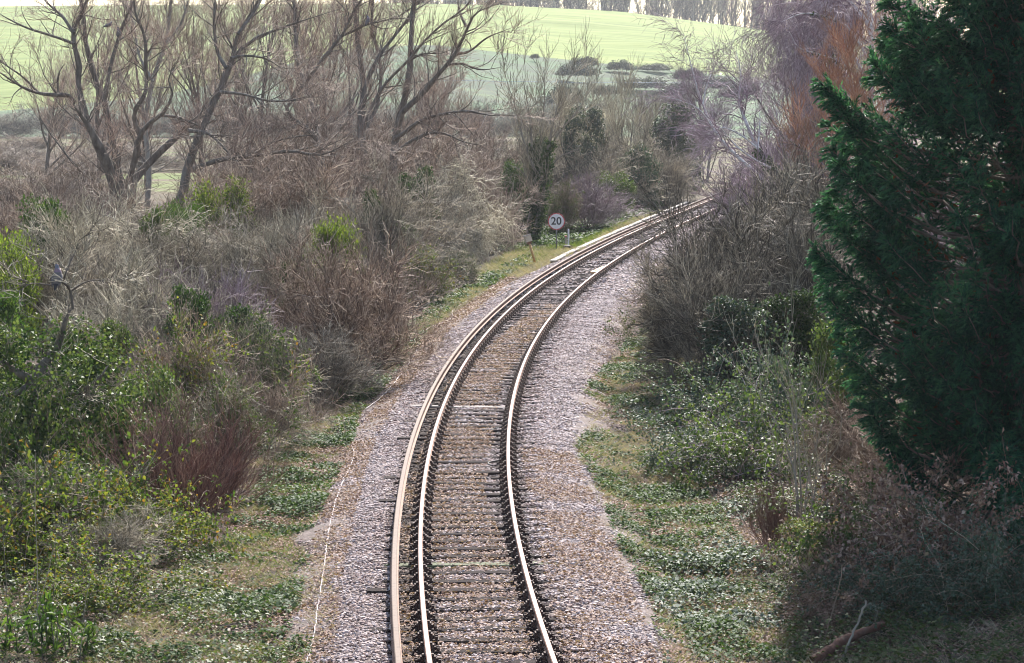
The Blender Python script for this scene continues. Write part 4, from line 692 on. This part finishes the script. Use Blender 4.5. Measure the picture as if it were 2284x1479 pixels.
fill([('bare', 350, 106, 5, 3.8), ('curly', 450, 95, 4.2, 2.9), ('bare', 590, 106, 5, 4.2), ('bare', 700, 108, 5, 4.6), ('fine', 620, 122, 5.5, 5), ('fine', 710, 132, 6, 5.2), ('fine', 540, 136, 6, 5), ('bare', 760, 120, 5, 5), ('fine', 660, 148, 6.5, 6), ('bare', 870, 126, 5, 4.8), ('fine', 800, 140, 6, 5), ('fine', 900, 152, 6, 5.5), ('fine', 960, 146, 6, 5.5), ('fine', 1030, 150, 6, 5.2), ('fine', 1090, 156, 5.5, 5), ('bare', 1060, 132, 4.6, 3.6), ('fine', 640, 170, 7, 6), ('fine', 580, 158, 6.5, 5.5), ('fine', 740, 160, 6.5, 6), ('fine', 850, 166, 7, 6)],
     'grey purple bare scrub packed under the trees between the leaning tree and the sign', 'scrub under the left trees', ('twig_dark', 'twig_rust'))
fill([('bare', 280, 74, 3.4, 3.0), ('bare', 240, 66, 2.8, 2.6), ('bare', 560, 74, 3.2, 3.2), ('bare', 420, 82, 3.6, 3.2), ('bare', 120, 74, 3.2, 3.2), ('curly', 180, 92, 4.2, 3.4), ('bare', 400, 58, 2.4, 2.3), ('bare', 660, 80, 3.4, 3.4), ('bare', 900, 104, 4, 3.4), ('bare', 250, 96, 4.4, 3.6)],
     'tangled grey bare bush among the twigs between the ivied low tree and the rusty shrubs', 'grey bushes in the left tangle', ('twig_dark', 'twig_grey'))
fill([('fine', 1705, 150, 5, 4.4), ('fine', 1720, 138, 5.5, 5), ('bare', 1780, 126, 5.5, 4.6), ('fine', 1790, 186, 6, 5), ('bare', 1750, 112, 5, 4), ('fine', 1780, 205, 7, 6), ('fine', 2020, 90, 5, 5), ('fine', 2290, 78, 5, 4.5), ('bare', 2420, 66, 5, 4), ('fine', 2560, 84, 6, 5), ('bare', 2480, 52, 4, 3), ('fine', 2700, 70, 5, 4), ('bare', 2650, 104, 7, 5), ('fine', 2380, 120, 7, 6)],
     'hazy grey purple scrub behind the thicket on the right bank', 'scrub behind the right thicket', ('twig_dark', 'twig_purple'))
fill([('bare', 1270, 178, 6, 4.4), ('fine', 1340, 172, 5, 4.2), ('fine', 1230, 190, 7, 6), ('fine', 1450, 182, 5, 4), ('fine', 1395, 178, 4.5, 5), ('fine', 1160, 186, 6, 5), ('bare', 1490, 176, 4, 3.2)],
     'grey lilac scrub beneath the pale pole trees right of the sign', 'scrub under the pole trees', ('twig_dark', 'twig_grey'))
# far hedge across the meadow and scrub on the hillside
hb = [(x, 478 + rng.uniform(-6, 6), rng.uniform(9, 14), rng.uniform(4, 7)) for x in np.arange(-260, 1300, 95)]
fill([('fine', x, y, w_, h_) for x, y, w_, h_ in hb], 'dark hedge bush in the hedgerow at the far side of the meadow', 'hedgerow beyond the meadow', ('twig_dark', 'twig_dark'), 'hedge_bush')
HS = []
for k in range(3):
    r = R_(k, 44); n = 7000; d = rdir(n, r); d[:, 2] = np.abs(d[:, 2]); az = np.arctan2(d[:, 1], d[:, 0]); p = d * (r.uniform(.55, 1.0, (n, 1)) * (1 + .22 * np.sin(az * 3 + k)[:, None] + .12 * np.sin(az * 7 + 2 * k + d[:, 2] * 5)[:, None])) * np.array([3.7, 3.7, 2.6]); p[:, 2] += (vnoise(p[:, 0] * .9, p[:, 1] * .9, k) - .5) * .9 - .2
    L = r.uniform(.18, .42, n); HS.append(G().add(*leaves(p, rdir(n, r) + d * .3, rdir(n, r) + [0, 0, .5], L, L * .55)).mesh('scrub_foliage', M['scrub']))
def on_hill(px, py):
    Y = YB - 2 - (py - np.interp(px, [960, 1600], [101, 166])) * 1.35; return at(px, py, Y)
for px, py, wd, ht, lab in ((1283, 162, 9.5, 3.0, 'largest dark scrub clump below the field edge on the hill'), (1306, 141, 7, 2.4, 'dark scrub clump right below the field edge, above the largest'), (1386, 150, 7, 2.4, 'dark scrub clump in the middle of the hillside row'), (1462, 152, 8, 1.8, 'low wide scrub right of the middle hillside clump'), (1193, 126, 2.2, 1.2, 'smallest scrub dot at the left of the hillside row'), (1540, 168, 8, 2.4, 'scrub at the right end of the hillside row'), (1440, 190, 10, 2.6, 'long scrub patch lower down the hillside'), (1520, 205, 11, 3, 'scrub patch low on the slope above the pale birch'), (1260, 222, 8, 4, 'dark scrub at the foot of the slope above the sign'), (1600, 190, 9, 3, 'scrub low on the slope left of the birches'), (1350, 205, 6, 2.2, 'small scrub low on the slope above the pole trees'), (1650, 205, 9, 3, 'scrub at the slope foot behind the leaning birch')):
    a = on_hill(px, py); o = thing('scrub_bush', lab, 'shrub', (a[0], a[1], a[2] - .3), rng.uniform(0, 6), None, (wd / 7.4, wd / 7.4, ht / 3.3)); put('foliage', HS[CNT.get('h', 0) % 3], o); CNT['h'] = CNT.get('h', 0) + 1
# the far-off wood on the crest reads as one mass
g = G(); r = R_(99, 1)
for k in range(210):
    px = r.uniform(880, 2350); Y = 1010 + r.uniform(0, 60); x = (px - CX) / F * Y; z = float(zc(np.array([x]))[0]) - 3; h = r.uniform(12, 20)
    P0 = grow(np.array([[x, Y, z]]), np.array([[0, 0, 1.]]), np.array([h]), 8, .06, (0, 0, .1), r); R0 = .45 * np.linspace(1, .2, 8)[None]
    P1, R1 = child(P0, R0, 16, r, (.2, 1), (.6, .2), (3, 7), 6, .12, (0, 0, .5), .6, .25, .11); P2, R2 = child(P1, R1, 150, r, (.1, 1), (.6, .2), (1.5, 4.), 4, .15, (0, 0, .5), .7, .14, .09)
    g.add(*tubes(P0, R0, 5)).add(*tubes(P1, R1, 4)).add(*tubes(P2, R2, 3))
n = 900; px = r.uniform(860, 2350, n); Y = 1004 + r.uniform(0, 50, n); x = (px - CX) / F * Y; pb = np.stack([x, Y, zc(x) - 2.5], 1); U1 = grow(pb, rdir(n, r) * .7 + [0, 0, 1], r.uniform(5, 10, n), 6, .2, (0, 0, .2), r); g.add(*tubes(U1, np.full((n, 6), .13) * np.linspace(1, .5, 6), 3)); U2, V2 = child(U1, np.full((n, 6), .12), 7000, r, (.1, 1), (.7, .2), (1.2, 3.2), 4, .2, (0, 0, .3), .7, .10, .08); g.add(*tubes(U2, V2, 3))
tag(put('far_wood', g.mesh('far_wood', M['twig_grey'])), kind='stuff')

# ---- the dark conifer
def cypress(name, label, px, Y, top, env, nb, seed, base=.5, tips=(), per=16, ncard=30, plume=1.3, blen=.5):
    r = R_(seed, 10); org = ground_at(px, Y); o = thing(name, label, 'tree', org)
    P0 = grow(np.array([[0, 0, -.3]]), np.array([[0, 0, 1.]]), np.array([top]), 14, .02, (0, 0, .2), r); R0 = (.022 * top) * np.linspace(1, .1, 14)[None]; put('trunk', G().add(*tubes(P0, R0, 9)).mesh('trunk', M['bark']), o)
    ez, er = np.array(env).T; n = nb; zt = base + (top - base) * r.random(n) ** 1.05; az = r.uniform(0, 6.28, n); rad = np.interp(zt, ez, er) * np.where(r.random(n) < .42, r.uniform(.15, .7, n), r.uniform(.72, 1.0, n)); T = np.stack([np.cos(az) * rad, np.sin(az) * rad, zt], 1)
    if len(tips): T = np.concatenate([T, np.array([at(a, b, Y + c) - org for a, b, c in tips])])
    n = len(T); rad = np.linalg.norm(T[:, :2], axis=1); S0 = np.stack([np.zeros(n), np.zeros(n), np.clip(T[:, 2] - rad * r.uniform(.25, .6, n), .15, top * .97)], 1)
    u = np.linspace(0, 1, 12)[None, :, None]; P = S0[:, None] * (1 - u) + T[:, None] * u; P[..., 2] -= rad[:, None] * .16 * np.sin(np.linspace(0, 1, 12) * math.pi)[None]; P[:, 1:-1] += r.normal(size=(n, 10, 3)) * .035
    R = (.008 + .008 * rad)[:, None] * np.linspace(1, .2, 12)[None]; put('branches', G().add(*tubes(P, R, 4)).mesh('branches', M['bark']), o)
    # each branch ends in a plume: branchlets on all sides of its outer part, every one a drooping feather of scale-leaf sprays
    m = n * per; bi = np.repeat(np.arange(n), per); lp_ = np.clip(plume / np.maximum(rad, .3), .25, .95)[bi]; tn = 1 - lp_ * (1 - r.random(m) ** .8); tt = np.clip(tn, 0, .999) * 10.99; a = tt.astype(int); uu = (tt - a)[:, None]; p = P[bi, a] * (1 - uu) + P[bi, a + 1] * uu; tg = nrm(P[bi, a + 1] - P[bi, a])
    rel = (1 - tn) / lp_; side = rdir(m, r); side = nrm(side - (side * tg).sum(1, keepdims=True) * tg); d = tg * r.uniform(.7, 1.1, (m, 1)) + side * r.uniform(.4, .95, (m, 1)) + np.array([0, 0, .12]); Lb = blen * (.30 + .75 * np.sqrt(np.clip(rel, 0, 1))) * r.uniform(.6, 1.1, m)
    B = grow(p, d, Lb, 5, .10, (0, 0, -.75), r); k = m * ncard; ci = np.repeat(np.arange(m), ncard); ct = r.uniform(.0, 1., k) * 3.99; ca = ct.astype(int); cu = (ct - ca)[:, None]; cp = B[ci, ca] * (1 - cu) + B[ci, ca + 1] * cu; ctg = nrm(B[ci, ca + 1] - B[ci, ca])
    cs = nrm(np.cross(ctg, rdir(k, r))); cd = ctg + cs * r.uniform(.15, .6, (k, 1)) + np.array([0, 0, -.1]); cl = r.uniform(.045, .105, k)
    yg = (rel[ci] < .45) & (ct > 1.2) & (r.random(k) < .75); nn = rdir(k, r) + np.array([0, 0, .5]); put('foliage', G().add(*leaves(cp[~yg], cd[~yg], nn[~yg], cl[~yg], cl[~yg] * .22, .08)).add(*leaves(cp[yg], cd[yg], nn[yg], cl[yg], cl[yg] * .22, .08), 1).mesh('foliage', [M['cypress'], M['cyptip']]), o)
    q = r.random(k) < .0015; inn = cp[q] * np.array([.7, .7, 1]); L = r.uniform(.1, .2, len(inn)); put('dead_foliage', G().add(*leaves(inn, rdir(len(inn), r), rdir(len(inn), r), L, L * .35)).mesh('dead_foliage', M['cypdead']), o)
    return o
tips = [(1832, 185, -.6), (1842, 205, -.5), (1955, 148, -.8), (1862, 240, -.6), (1850, 278, 0), (1853, 330, -.3), (1848, 450, 0), (1830, 460, .2), (1868, 500, -.4), (1818, 558, -.5), (1838, 590, -.3), (1832, 638, 0), (1850, 665, -.5), (1872, 735, .1), (1880, 790, -.4), (1905, 850, 0), (1915, 905, -.5), (1950, 960, -.2), (1985, 1010, -.4), (1978, 5, -.2), (1985, 60, -.6), (2000, 110, -.3), (1975, 90, 0), (2030, 1080, -.3), (1870, 370, -.8), (1862, 415, -.4)]
cypress('conifer_tree', 'huge dark green conifer with drooping feathery branches at the right edge', 2275, 43., 13.5, [(.5, 1.3), (1.2, 1.85), (2.2, 2.5), (4, 2.95), (6, 2.9), (7.5, 2.5), (9, 2.1), (11, 1.4), (13.5, .1)], 860, 61, base=.75, tips=tips * 2, per=46, ncard=34, plume=1.15, blen=.5)
cypress('young_conifer', 'small dark green conifer bush under the huge one in the lower right', 2235, 38.5, 1.75, [(.2, .55), (.6, .62), (1.2, .4), (1.75, .05)], 90, 62, base=.25, per=20, ncard=20, plume=.5, blen=.28)

# ---- fallen log, loose canes
a, b = on_ground(1812, 1475, .08), on_ground(1968, 1392, .22)
P = smooth_line([a, (a * .6 + b * .4) + [0, .05, .03], b], 26) + rng.normal(size=(26, 3)) * .006; tag(put('fallen_log', G().add(*tubes(P[None], (.07 * np.linspace(1, .65, 26) * (1 + rng.normal(size=26) * .10))[None], 10)).mesh('fallen_log', M['log'])), 'dark red brown fallen log lying among brambles at bottom right', 'log')
for pts, lab, mt, rr in (([(1835, 1440, .1), (1865, 1330, .9), (1880, 1260, 1.2)], 'thin bent cane rising behind the fallen log', 'twig_rust', .006), ([(1880, 1470, .05), (1900, 1420, .5), (1925, 1360, .85), (1932, 1340, .9)], 'broken grey stem leaning at the right of the fallen log', 'barkpale', .015), ([(2030, 1290, .1), (2040, 1215, .8), (2025, 1195, .9)], 'curved pale stem in the shade under the conifer at right', 'barkpale', .010)):
    p3 = []
    for px, py, z in pts: p3.append(on_ground(px, py, .05) if z <= .1 else at(px, py, p3[0][1] + .1 * z))
    cable(p3, rr, 16, 'loose_cane', lab, M[mt], 'cane', wob=.01)
# tall thin canes and the long-leaved shrub at bottom left
rg = R_(5, 5)
o = thing('cane_clump', 'tall thin bare brown canes at the bottom left corner', 'cane', ground_at(75, 35.2)); og = ground_at(75, 35.2)
cl = [[(18, 1490), (14, 1300), (5, 1170)], [(82, 1490), (84, 1300), (78, 1080), (80, 1010)], [(112, 1490), (118, 1340), (125, 1220)], [(5, 1490), (70, 1330), (110, 1220)], [(170, 1490), (190, 1350), (200, 1290)], [(40, 1490), (90, 1340), (130, 1180)], [(225, 1490), (255, 1380), (272, 1330)]]
put('canes', G().add(*tubes(np.stack([smooth_line([at(*p, 35.2 + .15 * k) - og for p in c], 10) for k, c in enumerate(cl)]), np.full((7, 10), .0075) * np.linspace(1, .5, 10), 5)).mesh('canes', M['twig_dark']), o)
r = R_(6, 6); n0 = 26; b = np.stack([r.normal(size=n0) * .35, r.normal(size=n0) * .2, np.zeros(n0)], 1); P = grow(b, r.normal(size=(n0, 3)) * .15 + [0, 0, 1], r.uniform(.35, .75, n0), 6, .08, (0, 0, .2), r)
o = thing('long_leaved_shrub', 'glossy long leaved evergreen shrub with pink and white tips at bottom left', 'shrub', ground_at(95, 34.6))
put('stems', G().add(*tubes(P, np.full((n0, 6), .006), 4)).mesh('stems', M['twig_dark']), o)
k = 420; i = r.integers(0, n0, k); j = r.integers(1, 6, k); L = r.uniform(.10, .19, k); put('foliage', G().add(*leaves(P[i, j], rdir(k, r) * .7 + [0, 0, .6], rdir(k, r) + [0, 0, .6], L, L * .27)).mesh('foliage', M['green']), o)
pm = island_mat('petal', [(.6, .15, .18), (.75, .65, .62), (.7, .35, .35)], .6)
for k in range(14):
    vv, ff = rocks(P[k:k + 1, 5] + r.normal(size=(1, 3)) * .02, r.uniform(.014, .022, 1), r); put('flower', G().add(vv, ff).mesh('flower', pm), o)

# ---- pigeons
def pigeon(px, py, Y, rz, label, S=1.0, tilt=0.):
    # spine from tail to beak; +x forward
    sp = np.array([[-.20, 0, -.05], [-.15, 0, -.035], [-.10, 0, -.01], [-.04, 0, .02], [.02, 0, .045], [.07, 0, .075], [.095, 0, .11], [.105, 0, .14], [.118, 0, .162], [.135, 0, .168], [.152, 0, .163], [.168, 0, .158]])
    rr = np.array([.012, .024, .045, .066, .072, .062, .045, .033, .032, .027, .010, .003]); v, f = tubes(sp[None], rr[None], 12)
    v = v.reshape(12, 12, 3); v[:3, :, 2] = sp[:3, None, 2] + (v[:3, :, 2] - sp[:3, None, 2]) * np.array([.3, .4, .7])[:, None]; g = G(); v = v.reshape(-1, 3)
    ring = np.repeat(np.arange(11), 12)
    for m_, s_ in ((0, (ring >= 2) & (ring < 5)), (1, ring < 2), (2, (ring >= 5) & (ring < 7)), (3, (ring >= 7) & (ring < 9)), (4, ring >= 9)): g.add(v, f[s_], m_)
    for sy in (-1, 1):
        wp_ = np.array([[.06, sy * .062, .05], [.0, sy * .078, .03], [-.08, sy * .064, .0], [-.16, sy * .03, -.03]]); q, ff = tubes(smooth_line(wp_, 8)[None], np.array([[.012, .032, .040, .040, .034, .026, .016, .004]]), 8); q[:, 1] = wp_[1, 1] * .8 + (q[:, 1] - wp_[1, 1] * .8) * .55; g.add(q, ff, 0)
        g.add(*tubes(np.array([[[.0, sy * .025, -.03], [.005, sy * .025, -.075], [.03, sy * .027, -.08]]]), np.array([[.008, .005, .003]]), 5), 4); q, ff = rocks(np.array([[.128, sy * .026, .173]]), np.array([.004]), rng); g.add(q, ff, 1)
    q, ff = tubes(np.array([[[.075, 0, .125], [.082, 0, .12], [.09, 0, .118]]]), np.array([[.04, .042, .040]]), 10); g.add(q, ff, 5)
    b = at(px, py, Y); me = g.mesh('pigeon', [M['pg'], M['pgdark'], M['pgmauve'], M['pgblue'], M['pgbeak'], M['white']]); o = tag(put('pigeon', me, loc=tuple(b)), label, 'pigeon', 'pigeons in the trees'); o.rotation_euler = (0, tilt, rz); o.scale = (S, S, S); return o
M['pg'] = noise_mat('pigeon_grey', [(.11, .10, .10), (.20, .18, .18)], 18, .8); M['pgdark'] = noise_mat('pigeon_dark', [(.015, .015, .02), (.04, .04, .05)], 18, .7); M['pgmauve'] = noise_mat('pigeon_mauve', [(.17, .12, .17), (.26, .18, .23)], 18, .7); M['pgblue'] = noise_mat('pigeon_blue', [(.13, .14, .19), (.20, .21, .27)], 18, .7); M['pgbeak'] = noise_mat('pigeon_beak', [(.45, .25, .15), (.5, .32, .2)], 18, .6)
pigeon(129, 622, 47.85, 1.25, 'plump grey and mauve woodpigeon perched on the low ivied tree in the left foreground', 1.15, -.75)
pigeon(240, 59, 127.6, .15, 'dark blue grey pigeon on a twig between limbs of the big forked tree', 1.35, .1)
pigeon(265, 74, 127.2, 1.2, 'pale lilac grey pigeon pressed against an upper limb of the big forked tree', 1.3, -.9)
pigeon(821, 49, 144.4, .4, 'small bluish pigeon alone on a thin branch in the middle trees', 1.5, -.7)

# ------------------------------------------------------------------ ground cover
def in_poly(x, y, poly):
    c = np.zeros(len(x), bool); n = len(poly)
    for i in range(n):
        (x0, y0), (x1, y1) = poly[i], poly[i - 1]; m = ((y0 > y) != (y1 > y)) & (x < (x1 - x0) * (y - y0) / (y1 - y0 + 1e-12) + x0); c ^= m
    return c
def scatter(poly_px, dens, r, thr=.35, sc=1.1, seed=1):
    pw = np.array([on_ground(a, b)[:2] for a, b in poly_px]); lo, hi = pw.min(0), pw.max(0); n = int((hi[0] - lo[0]) * (hi[1] - lo[1]) * dens)
    x, y = r.uniform(lo[0], hi[0], n), r.uniform(lo[1], hi[1], n); k = in_poly(x, y, pw); x, y = x[k], y[k]; nz_ = vnoise(x * sc, y * sc, seed) * .65 + vnoise(x * sc * 3, y * sc * 3, seed + 1) * .35
    k = r.random(len(x)) < np.clip((nz_ - thr) * 5, 0, 1); x, y = x[k], y[k]; return x, y, gmax(x, y), nz_[k]
def gmax(x, y):
    q = q_of(x, y); return np.maximum(gz(x, y), np.where(np.abs(q) < 3.2, np.interp(q, bq, bz), -9))
def carpet(name, polys, dens, mat, size, hmax, seed, thr=.35, asp=.8, lay=.35, sc=1.1):
    r = R_(seed, 12); g = G()
    for pl in polys:
        x, y, z, nn = scatter(pl, dens, r, thr, sc, seed); n = len(x); L = r.uniform(size[0], size[1], n); far_ = np.clip(y / 60, 1, 2.2); L = L * far_
        h = r.random(n) * hmax * np.clip((nn - thr) * 3, .15, 1); a = r.uniform(0, 6.28, n); d = np.stack([np.cos(a), np.sin(a), r.normal(size=n) * lay], 1)
        g.add(*leaves(np.stack([x, y, z + .02 + h], 1), d, rdir(n, r) * .55 + [0, 0, 1], L, L * asp))
    return tag(put(name, g.mesh(name, mat)), kind='stuff')
R1 = [(1298, 870), (1340, 830), (1400, 760), (1440, 730), (1560, 820), (1600, 900), (1500, 970), (1390, 945)]
R2 = [(1285, 1000), (1310, 960), (1400, 970), (1560, 1080), (1650, 1200), (1760, 1290), (1800, 1479), (1480, 1479), (1450, 1340), (1370, 1200), (1340, 1100)]
L1 = [(1180, 570), (1120, 600), (1020, 650), (960, 685), (890, 740), (840, 800), (720, 900), (640, 1000), (560, 1100), (500, 1200), (600, 1215), (700, 1180), (740, 1090), (790, 980), (800, 930), (850, 870), (930, 770), (960, 720), (1010, 690), (1090, 640), (1150, 605), (1200, 585)]
L2 = [(440, 1230), (560, 1180), (640, 1200), (690, 1240), (670, 1340), (640, 1420), (700, 1440), (690, 1500), (150, 1500), (250, 1400), (380, 1320)]
L3 = [(1165, 560), (1280, 548), (1400, 492), (1490, 458), (1440, 450), (1330, 480), (1280, 505), (1160, 515), (1100, 560)]
carpet('ivy_ground_cover', [R1, R2, L1, L2, L3], 620, M['ivy'], (.05, .085), .16, 3, thr=.42)
carpet('bright_ground_cover', [R2[:4] + [(1620, 1150), (1560, 1250), (1420, 1180), (1340, 1080)], L1, L3], 300, M['green'], (.045, .075), .2, 8, thr=.47)
carpet('grey_ground_cover', [[(1440, 1230), (1600, 1180), (1740, 1290), (1760, 1500), (1480, 1500)], [(1400, 930), (1500, 880), (1700, 900), (1740, 1080), (1650, 1180), (1560, 1080)]], 420, M['greyleaf'], (.05, .09), .2, 4, thr=.38)
carpet('leaf_litter', [[(640, 1500), (690, 1240), (740, 1080), (800, 960), (870, 860), (960, 740), (1100, 640), (1180, 600), (1000, 740), (880, 900), (830, 1000), (790, 1150), (760, 1300), (740, 1500)], [(880, 1500), (900, 1100), (1000, 850), (1200, 680), (1250, 680), (1120, 850), (1080, 1100), (1240, 1500)], [(1200, 1200), (1160, 1000), (1280, 1010), (1380, 1230), (1480, 1500), (1260, 1500)], L2, R2, R1, L1, [(-60, 1100), (640, 1000), (640, 1500), (-60, 1500)], [(1400, 900), (2900, 900), (2900, 1500), (1480, 1500)]], 420, M['drybr'], (.035, .075), .03, 5, thr=.2, asp=.55)
carpet('bramble_ground_cover', [[(-60, 1150), (300, 1150), (430, 1230), (640, 1420), (640, 1500), (-60, 1500)], [(1700, 1250), (2900, 1000), (2900, 1500), (1780, 1500)], [(1540, 930), (1700, 850), (1900, 880), (2000, 1060), (1900, 1200), (1700, 1200), (1620, 1100)]], 330, M['bramble'], (.05, .085), .3, 6, thr=.34, asp=.72)
r = R_(77, 1); n = 60000; s = r.uniform(2, 120, n); q = np.where(r.random(n) < .5, -r.uniform(1.9, 4.6, n), r.uniform(2.3, 4.4, n)); x, y, _ = track(s, q); k = r.random(n) < np.clip(vnoise(x * 1.1, y * 1.1, 51) * 1.6 - .2, .12, 1); x, y = x[k], y[k]; n = len(x)
a = r.uniform(0, 6.28, n); L = r.uniform(.03, .075, n) * np.clip(y / 60, 1, 1.8); d = np.stack([np.cos(a), np.sin(a), r.normal(size=n) * .3], 1); h1 = np.arange(n) % 3 == 0; zz = gmax(x, y) + r.uniform(.005, .035, n); pp = np.stack([x, y, zz], 1); up = rdir(n, r) * .6 + [0, 0, 1]
gl = G().add(*leaves(pp[~h1], d[~h1], up[~h1], L[~h1], L[~h1] * .55)).add(*leaves(pp[h1], d[h1], up[h1], L[h1] * 3.2, np.full(h1.sum(), .007) * np.clip(y[h1] / 45, 1, 2.5), 0), 1)
tag(put('verge_litter', gl.mesh('verge_litter', [M['drybr'], M['straw']])), kind='stuff')
r = R_(78, 1); n = 24000; s = r.uniform(2, 100, n); sd = r.random(n) < .5; q = np.where(sd, -r.uniform(2.2, 3.9, n), r.uniform(2.6, 3.7, n)); x, y, _ = track(s, q); k = vnoise(x * .8, y * .8, 61) > .22; x, y = x[k], y[k]
tag(put('scattered_stones', G().add(*rocks(np.stack([x, y, gmax(x, y) + .008], 1), r.uniform(.014, .034, len(x)), r)).mesh('scattered_stones', M['stonebrown'], False)), kind='stuff')
def blades(name, polys, dens, mat, Lr, seed, thr=.4, wd=.008, flat=.8, sc=.9):
    r = R_(seed, 13); g = G()
    for pl in polys:
        x, y, z, nn = scatter(pl, dens, r, thr, sc, seed); n = len(x); L = r.uniform(Lr[0], Lr[1], n) * np.clip(y / 70, 1, 1.8); a = r.uniform(0, 6.28, n); d = np.stack([np.cos(a) * flat, np.sin(a) * flat, r.uniform(.15, 1, n)], 1)
        g.add(*leaves(np.stack([x, y, z - .01], 1), d, rdir(n, r) + [0, 0, .4], L, np.full(n, wd) * np.clip(y / 45, 1, 3), 0))
    return tag(put(name, g.mesh(name, mat)), kind='stuff')
blades('dry_grass', [[(640, 1500), (680, 1320), (700, 1200), (740, 1180), (745, 1300), (720, 1500)], L2, [(1440, 1180), (1560, 1080), (1700, 1250), (1760, 1500), (1480, 1500)], [(1300, 990), (1420, 950), (1520, 1000), (1500, 1100), (1400, 1080)], [(1070, 600), (1180, 555), (1300, 555), (1400, 500), (1480, 470), (1420, 500), (1250, 580), (1150, 620)], [(-60, 1250), (440, 1230), (640, 1500), (-60, 1500)], [(1700, 1250), (2900, 1000), (2900, 1500), (1780, 1500)], [(560, 1180), (660, 1040), (800, 900), (960, 730), (1080, 650), (1060, 640), (900, 740), (640, 930), (480, 1120)], [(1280, 1010), (1380, 800), (1460, 720), (1560, 800), (1540, 940), (1560, 1080), (1480, 1200), (1400, 1250)]], 300, M['straw'], (.10, .32), 14, thr=.31, flat=1.1)
blades('green_grass', [R2, L1, [(1060, 610), (1180, 540), (1280, 540), (1380, 500), (1480, 470), (1420, 490), (1290, 550), (1200, 590), (1120, 625)], L2, R1], 420, M['grass'], (.07, .20), 15, thr=.40)

# ------------------------------------------------------------------ air
hm, HN, HL = new_mat('haze_air'); pv = HN.new('ShaderNodeVolumePrincipled'); pv.inputs['Color'].default_value = (.93, .95, 1, 1); pv.inputs['Density'].default_value = .00012; pv.inputs['Anisotropy'].default_value = .2
ho = HN.new('ShaderNodeOutputMaterial'); HL.new(pv.outputs[0], ho.inputs['Volume'])
tag(put('haze', G().add(*box((0, 600, 38.), (1900, 1420, 86))).mesh('haze', hm, False)), kind='stuff')
